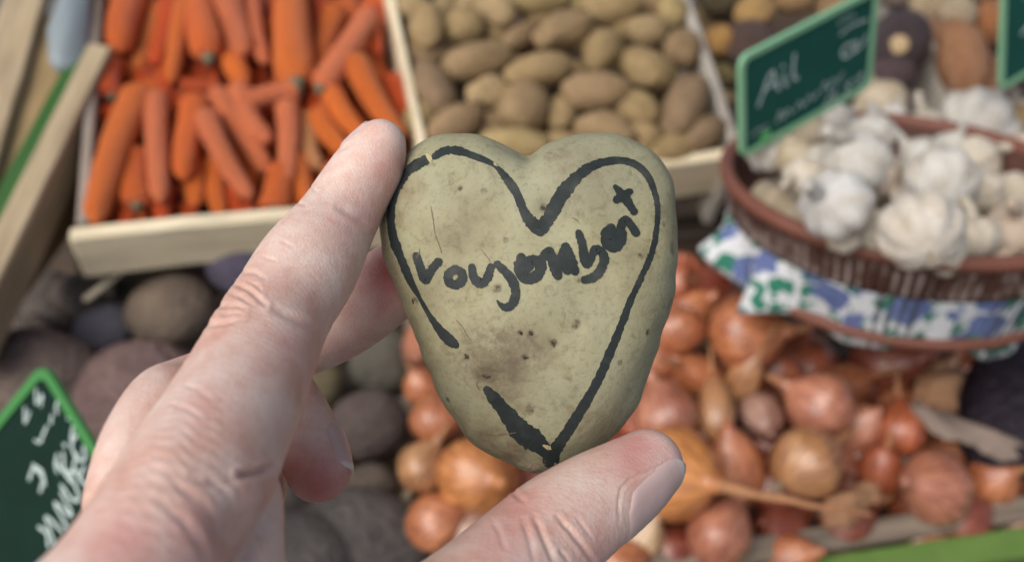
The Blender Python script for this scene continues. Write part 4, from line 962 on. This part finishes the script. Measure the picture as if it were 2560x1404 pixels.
def surface_nets(G):
    S = G < 0; c = S[:-1, :-1, :-1]; cnt = np.zeros(c.shape, np.int8)
    sl_ = lambda o, A: A[o[0]:A.shape[0]-1+o[0], o[1]:A.shape[1]-1+o[1], o[2]:A.shape[2]-1+o[2]]
    offs = [(i, j, k_) for i in (0, 1) for j in (0, 1) for k_ in (0, 1)]
    for o in offs: cnt += sl_(o, S)
    act = (cnt > 0) & (cnt < 8); ids = np.full(act.shape, -1, np.int64); idx = np.argwhere(act); ids[act] = np.arange(len(idx))
    acc = np.zeros((len(idx), 3)); n = np.zeros(len(idx))
    for o in offs:
        for ax in range(3):
            if o[ax]: continue
            p = list(o); p[ax] = 1
            ga = G[idx[:, 0]+o[0], idx[:, 1]+o[1], idx[:, 2]+o[2]]; gb = G[idx[:, 0]+p[0], idx[:, 1]+p[1], idx[:, 2]+p[2]]
            m = (ga < 0) != (gb < 0); t = np.where(m, ga/(ga-gb+1e-9), 0)
            q = np.tile(np.array(o, float), (len(idx), 1)); q[:, ax] += t; acc[m] += q[m]; n[m] += 1
    V = lo+HH*(idx+acc/n[:, None]); Q = []
    for ax in range(3):
        a_, b_ = [(1, 2), (2, 0), (0, 1)][ax]
        sa = [slice(None)]*3; sb = [slice(None)]*3; sa[ax] = slice(0, -1); sb[ax] = slice(1, None)
        A, B = S[tuple(sa)], S[tuple(sb)]; e = np.argwhere(A != B); e = e[(e[:, a_] > 0) & (e[:, b_] > 0) & (e[:, a_] < G.shape[a_]-1) & (e[:, b_] < G.shape[b_]-1)]
        fl = A[e[:, 0], e[:, 1], e[:, 2]]; q = []
        for da, db in ((0, 0), (-1, 0), (-1, -1), (0, -1)):
            z_ = e.copy(); z_[:, a_] += da; z_[:, b_] += db; q.append(ids[z_[:, 0], z_[:, 1], z_[:, 2]])
        q = np.stack(q, 1); q[~fl] = q[~fl][:, ::-1]; Q.append(q)
    return V, np.concatenate(Q)
HV, HQ = surface_nets(G); del G
tm = mesh('hand_base', HV, HQ); to = bpy.data.objects.new('hand_base', tm); COL.objects.link(to)
md = to.modifiers.new('s', 'SUBSURF'); md.levels = 1; md.render_levels = 1
hm = bpy.data.meshes.new_from_object(to.evaluated_get(bpy.context.evaluated_depsgraph_get())); bpy.data.objects.remove(to); bpy.data.meshes.remove(tm)
hm.name = 'hand'
nv = len(hm.vertices); V = np.empty(nv*3); hm.vertices.foreach_get('co', V); V = V.reshape(-1, 3)
NN = np.empty(nv*3); hm.vertices.foreach_get('normal', NN); NN = NN.reshape(-1, 3)
if (NN*(V-V.mean(0))).sum() < 0:
    hm.flip_normals(); NN = -NN
E = np.empty(len(hm.edges)*2, np.int64); hm.edges.foreach_get('vertices', E); E = E.reshape(-1, 2)
deg = np.bincount(E.ravel(), minlength=nv)[:, None]
def relax(V, n, a=.5):
    for _ in range(n):
        S = np.zeros_like(V)
        for d_ in range(3): S[:, d_] = np.bincount(E[:, 0], V[E[:, 1], d_], nv)+np.bincount(E[:, 1], V[E[:, 0], d_], nv)
        V = V+a*(S/deg-V)
    return V
V = relax(V, 4)
hm.vertices.foreach_set('co', V.ravel()); hm.update(); hm.vertices.foreach_get('normal', (tmp := np.empty(nv*3))); NN = tmp.reshape(-1, 3)
U_ = 1280+V[:, 0]/-V[:, 2]*F; V_p = 702-V[:, 1]/-V[:, 2]*F; DZ = -V[:, 2]
facing = np.clip((NN*-V).sum(1)/np.linalg.norm(V, axis=1)*3+.6, 0, 1)
# which finger each vertex belongs to, so that a crease stays on its own finger
own = {n_: None for n_ in chains}
D_ = np.stack([chain_sdf(V, n_) for n_ in chains], 1); OWN = np.array(list(chains))[D_.argmin(1)]
front_part = np.isin(OWN, ['index', 'web', 'thumb', 'palm', 'wrist'])
disp = np.zeros(nv)
def pdist(poly):
    best = np.full(nv, 1e9); P = np.stack((U_, V_p), 1); tt = np.zeros(nv); L = len(poly)-1
    for i in range(L):
        a, b = np.array(poly[i], float), np.array(poly[i+1], float); ab = b-a
        t = np.clip(((P-a)@ab)/(ab@ab), 0, 1); d = np.linalg.norm(P-a-t[:, None]*ab, axis=1)
        m = d < best; best[m] = d[m]; tt[m] = (i+t[m])/L
    return best, tt
creases = [([(575,735),(600,742),(628,760)],.3,6),([(560,790),(585,782),(612,784)],.3,6),([(620,705),(640,712),(655,728)],.25,5),([(700,600),(712,606),(730,616)],.15,5),([(655,640),(672,646),(690,650)],.18,5),([(430,1010),(470,1020),(500,1040)],.2,7),([(460,960),(500,975),(530,1000)],.18,7),
 ([(1230,1300),(1250,1330),(1260,1370)],.2,8),([(1440,1290),(1462,1320),(1480,1345)],.2,6),([(1548,1300),(1546,1260),(1552,1222),(1575,1196),(1620,1176),(1690,1150)],.2,5),
 ([(590,712),(604,716),(620,722),(642,740),(664,762)],.55,7),([(540,768),(560,766),(592,764),(612,772)],.35,7),([(512,815),(540,810),(565,806),(602,794)],.45,8),([(600,680),(617,679),(638,681),(662,696)],.28,7),
 ([(690,776),(725,788),(763,810),(800,832)],.55,13),([(848,520),(884,536),(920,556)],.45,12),([(770,463),(778,468),(793,480)],.22,5),([(738,506),(750,509),(766,512)],.18,5),([(845,380),(866,365),(872,360)],.25,7),
 ([(600,1186),(642,1184),(680,1168)],1.2,11),([(520,1200),(545,1214),(570,1232)],.35,9),([(480,1190),(520,1205),(560,1208),(610,1192)],.25,12),
 ([(1393,1289),(1424,1324),(1456,1363),(1485,1404)],.5,8),([(1336,1291),(1355,1332),(1372,1372),(1387,1410)],.42,9),([(1400,1374),(1424,1402)],.35,6),([(1282,1226),(1292,1238),(1308,1250)],.4,8),
 ([(1308,1300),(1325,1350),(1335,1400)],.25,9),([(400,1250),(450,1290),(500,1360),(520,1404)],.25,14),([(430,1190),(480,1240),(540,1300),(600,1404)],.22,16),([(620,1330),(660,1340),(705,1320)],.2,14)]
for poly, dp, wd in creases:
    wd *= .8
    d, t = pdist(poly); disp -= np.where(front_part, dp*np.exp(-(d/wd)**2)*np.clip(np.sin(np.pi*np.clip(t*.86+.07, 0, 1))*1.4, 0, 1)*facing, 0)
    disp += np.where(front_part, .22*dp*np.exp(-((d-2.0*wd)/(wd*1.0))**2)*facing, 0)
def bl_(u, v, s, a):
    global disp
    disp += np.where(front_part, a*np.exp(-((U_-u)**2+(V_p-v)**2)/s**2)*facing, 0)
bl_(578, 1322, 46, -1.1); bl_(618, 1296, 40, -.6); bl_(660, 1400, 60, .5); bl_(640, 1230, 36, .6); bl_(420, 1130, 60, .3); bl_(570, 740, 30, .4); bl_(530, 790, 26, .35); bl_(880, 430, 60, .3)
# fine folds of the back of the hand: short furrows across the finger
fold_dir = nrm(cu(545, 1090, .171)-cu(402, 1330, .150)); q_ = V@fold_dir
cr = np.cross(fold_dir, (0, 0, 1.)); s_ = V@nrm(cr)
wv = np.sin(q_*2.6+1.7*np.sin(s_*.55)+.9*np.sin(s_*1.3+q_*.3))*np.sin(s_*.8+q_*.25)
mask = np.exp(-(((U_-420)/190)**2+((V_p-1190)/230)**2)*1.1)*np.isin(OWN, ['index', 'web', 'palm'])
disp += .13*wv*mask
wv2 = np.sin(q_*4.3+2.1*np.sin(s_*.9)+1.3*np.sin(s_*2.1+q_*.5))*np.sin(s_*1.3+q_*.6+.8)
disp += .05*wv2*np.exp(-((V_p-820)/160)**2)*(OWN == 'index')+.035*wv2*(OWN == 'thumb')
V = V+NN*disp[:, None]
HORG = cu(420, 1180, .17)
hm.vertices.foreach_set('co', ((V-HORG)/1000).ravel()); hm.update()
fl = np.zeros(nv)
def flush(names, u, v, s, a):
    global fl
    fl = np.maximum(fl, np.where(np.isin(OWN, names), a*np.exp(-((U_-u)**2+(V_p-v)**2)/s**2), 0))
flush(['thumb'], 1590, 1120, 75, .75); flush(['thumb'], 1680, 1140, 60, .45); flush(['thumb'], 1290, 1270, 75, .6); flush(['thumb'], 1250, 1350, 90, .45); flush(['thumb'], 1500, 1370, 70, .4)
flush(['ring'], 790, 1215, 85, 1.0); flush(['ring'], 740, 1170, 60, .8); flush(['ring'], 850, 1200, 60, .6); flush(['middle'], 985, 690, 68, 1.3); flush(['middle'], 960, 760, 46, .6); flush(['middle'], 870, 880, 50, .35)
flush(['index'], 905, 560, 60, .45); flush(['index'], 940, 420, 70, .25); flush(['index'], 780, 870, 90, .35); flush(['index'], 300, 1360, 110, .55); flush(['index', 'web'], 480, 1340, 100, .4); flush(['index'], 500, 1010, 70, .25)
at = hm.attributes.new('flush', 'FLOAT', 'POINT'); at.data.foreach_set('value', fl.astype(np.float32))
hm.polygons.foreach_set('use_smooth', [True]*len(hm.polygons))
k = Mat('skin', .43, .5); v = k.coords(rnd=False)
n1 = k.noise(v, 60, 4, .6); n2 = k.noise(v, 260, 4, .6); fa = k.attr('flush')
c = k.ramp(n1, [(.30, (.64, .40, .32)), (.50, (.72, .53, .45)), (.70, (.76, .61, .53))])
c = k.mix(c, k.ramp(n2, [(.3, (.90, .80, .77)), (.55, (1, 1, 1))]), .6, 'MULTIPLY')
c = k.mix(c, k.ramp(k.noise(v, 120, 4, .6, 1.0), [(.36, (.92, .76, .72)), (.56, (1, 1, 1))]), .55, 'MULTIPLY')
c = k.mix(c, k.ramp(k.noise(v, 1300, 2, .6), [(.3, .86), (.5, 1.0)]), .5, 'MULTIPLY')
c = k.mix(c, (.52, .10, .105), k.math('MULTIPLY', fa, .66))
k.col(c)
vo = k.n('ShaderNodeTexVoronoi', feature='DISTANCE_TO_EDGE'); vo.inputs['Scale'].default_value = 1250; k.link(k.coords((1, .7, 1), rnd=False), vo.inputs['Vector'])
b_ = k.bump(k.ramp(vo.outputs['Distance'], [(.0, 0.0), (.18, 1.0)]), .20, .0003); b_ = k.bump(n2, .10, .0008, b_); b_ = k.bump(k.noise(k.coords((1, .35, 1), rnd=False), 700, 3, .6, .6), .16, .0006, b_); k.bump(k.noise(v, 1500, 2, .6), .12, .0003, b_)
k.sss(.25, (1, .32, .18), .0030); M_SKIN = k.m
HW = CAM+R@HORG/1000
person = obj('hand', hm, M_SKIN, M=Matrix.Translation(HW) @ CR4)
tag(person, 'pale hand of a person holding up the heart potato between index finger and thumb', 'hand')
# nails
k = Mat('nail', .32, .5); v = k.coords(rnd=False); k.col(k.mix(k.mix((.54, .37, .34), (.64, .48, .45), k.noise(v, 150, 3)), (.80, .75, .68), k.attr('free_edge'))); k.bump(k.noise(k.coords((3, 3, 3), rnd=False), 120, 2), .1, .0004)
k.b.inputs['Coat Weight'].default_value = .15; M_NAIL = k.m
def nail(chain, ca, cb, perp, toward, deg0, half, s0, s1, lift=.35):
    """shell over the end of a finger; ca-cb axis points (mm), deg0 turn of the nail's middle from facing the eye"""
    ax = nrm(cb-ca); tw = nrm(-cb-ax*(ax@-cb)); sd_ = nrm(np.cross(ax, tw)); 
    if sd_@perp < 0: sd_ = -sd_
    d0 = math.radians(deg0); nz = tw*math.cos(d0)+sd_*math.sin(d0); sx = nrm(np.cross(ax, nz)); n, m = 22, 18; P, fe = [], []
    for i in range(n):
        for j in range(m):
            s, t = i/(n-1), (j/(m-1)-.5)*2
            ls = s0+(s1-s0)*s; e0 = 1-(1-min(1, s/.25))**2*.45; e1 = 1-(1-min(1, (1-s)/.22))**2*.55
            ph = math.radians(half)*t*min(e0, e1)
            P.append(cb+ax*ls+7.0*(nz*math.cos(ph)+sx*math.sin(ph))); fe.append(max(0, min(1, (s-.87)/.05))*.9)
    P = np.array(P)
    for _ in range(14):
        d = chain_sdf(P, chain); g = np.stack([(chain_sdf(P+e, chain)-chain_sdf(P-e, chain)) for e in np.eye(3)*.05], 1); g /= np.linalg.norm(g, axis=1)[:, None]+1e-9
        P = P-g*d[:, None]
    s = np.repeat(np.linspace(0, 1, n), m); t = np.tile(np.linspace(-1, 1, m), n)
    edge = np.minimum(1, (1-np.abs(t))/.18)*np.minimum(1, s/.12)
    top = P+g*(-.25+(lift+.25)*np.clip(edge, 0, 1)**.5)[:, None]+ax*(np.clip(s-.8, 0, 1)*1.5)[:, None]; bot = P-g*.9+ax*(np.clip(s-.8, 0, 1)*.8)[:, None]
    Vn = np.vstack((top, bot)); Fc = []; f = lambda l, i, j: l*n*m+i*m+j
    for i in range(n-1):
        for j in range(m-1): Fc += [(f(0, i, j), f(0, i+1, j), f(0, i+1, j+1), f(0, i, j+1)), (f(1, i, j), f(1, i, j+1), f(1, i+1, j+1), f(1, i+1, j))]
    for i in range(n-1): Fc += [(f(0, i, 0), f(1, i, 0), f(1, i+1, 0), f(0, i+1, 0)), (f(0, i, m-1), f(0, i+1, m-1), f(1, i+1, m-1), f(1, i, m-1))]
    for j in range(m-1): Fc += [(f(0, n-1, j), f(1, n-1, j), f(1, n-1, j+1), f(0, n-1, j+1)), (f(0, 0, j), f(0, 0, j+1), f(1, 0, j+1), f(1, 0, j))]
    me = mesh('nail', (Vn-HORG)/1000, Fc); a_ = me.attributes.new('free_edge', 'FLOAT', 'POINT'); a_.data.foreach_set('value', np.array(fe*2, np.float32))
    return obj('nail', me, M_NAIL, person)
nail('thumb', cu(1564, 1203, .217), cu(1618, 1162, .221), np.array((.5, -.8, 0)), None, 60, 51, -19.0, 4.6)
nail('ring', cu(752, 1070, .222), cu(797, 1174, .217), np.array((1., .3, 0)), None, 84, 50, -8.0, 3.6)
nail('index', cu(882, 482, .230), cu(953, 360, .232), np.array((-.9, .4, 0)), None, 126, 50, -6.5, 4.2)
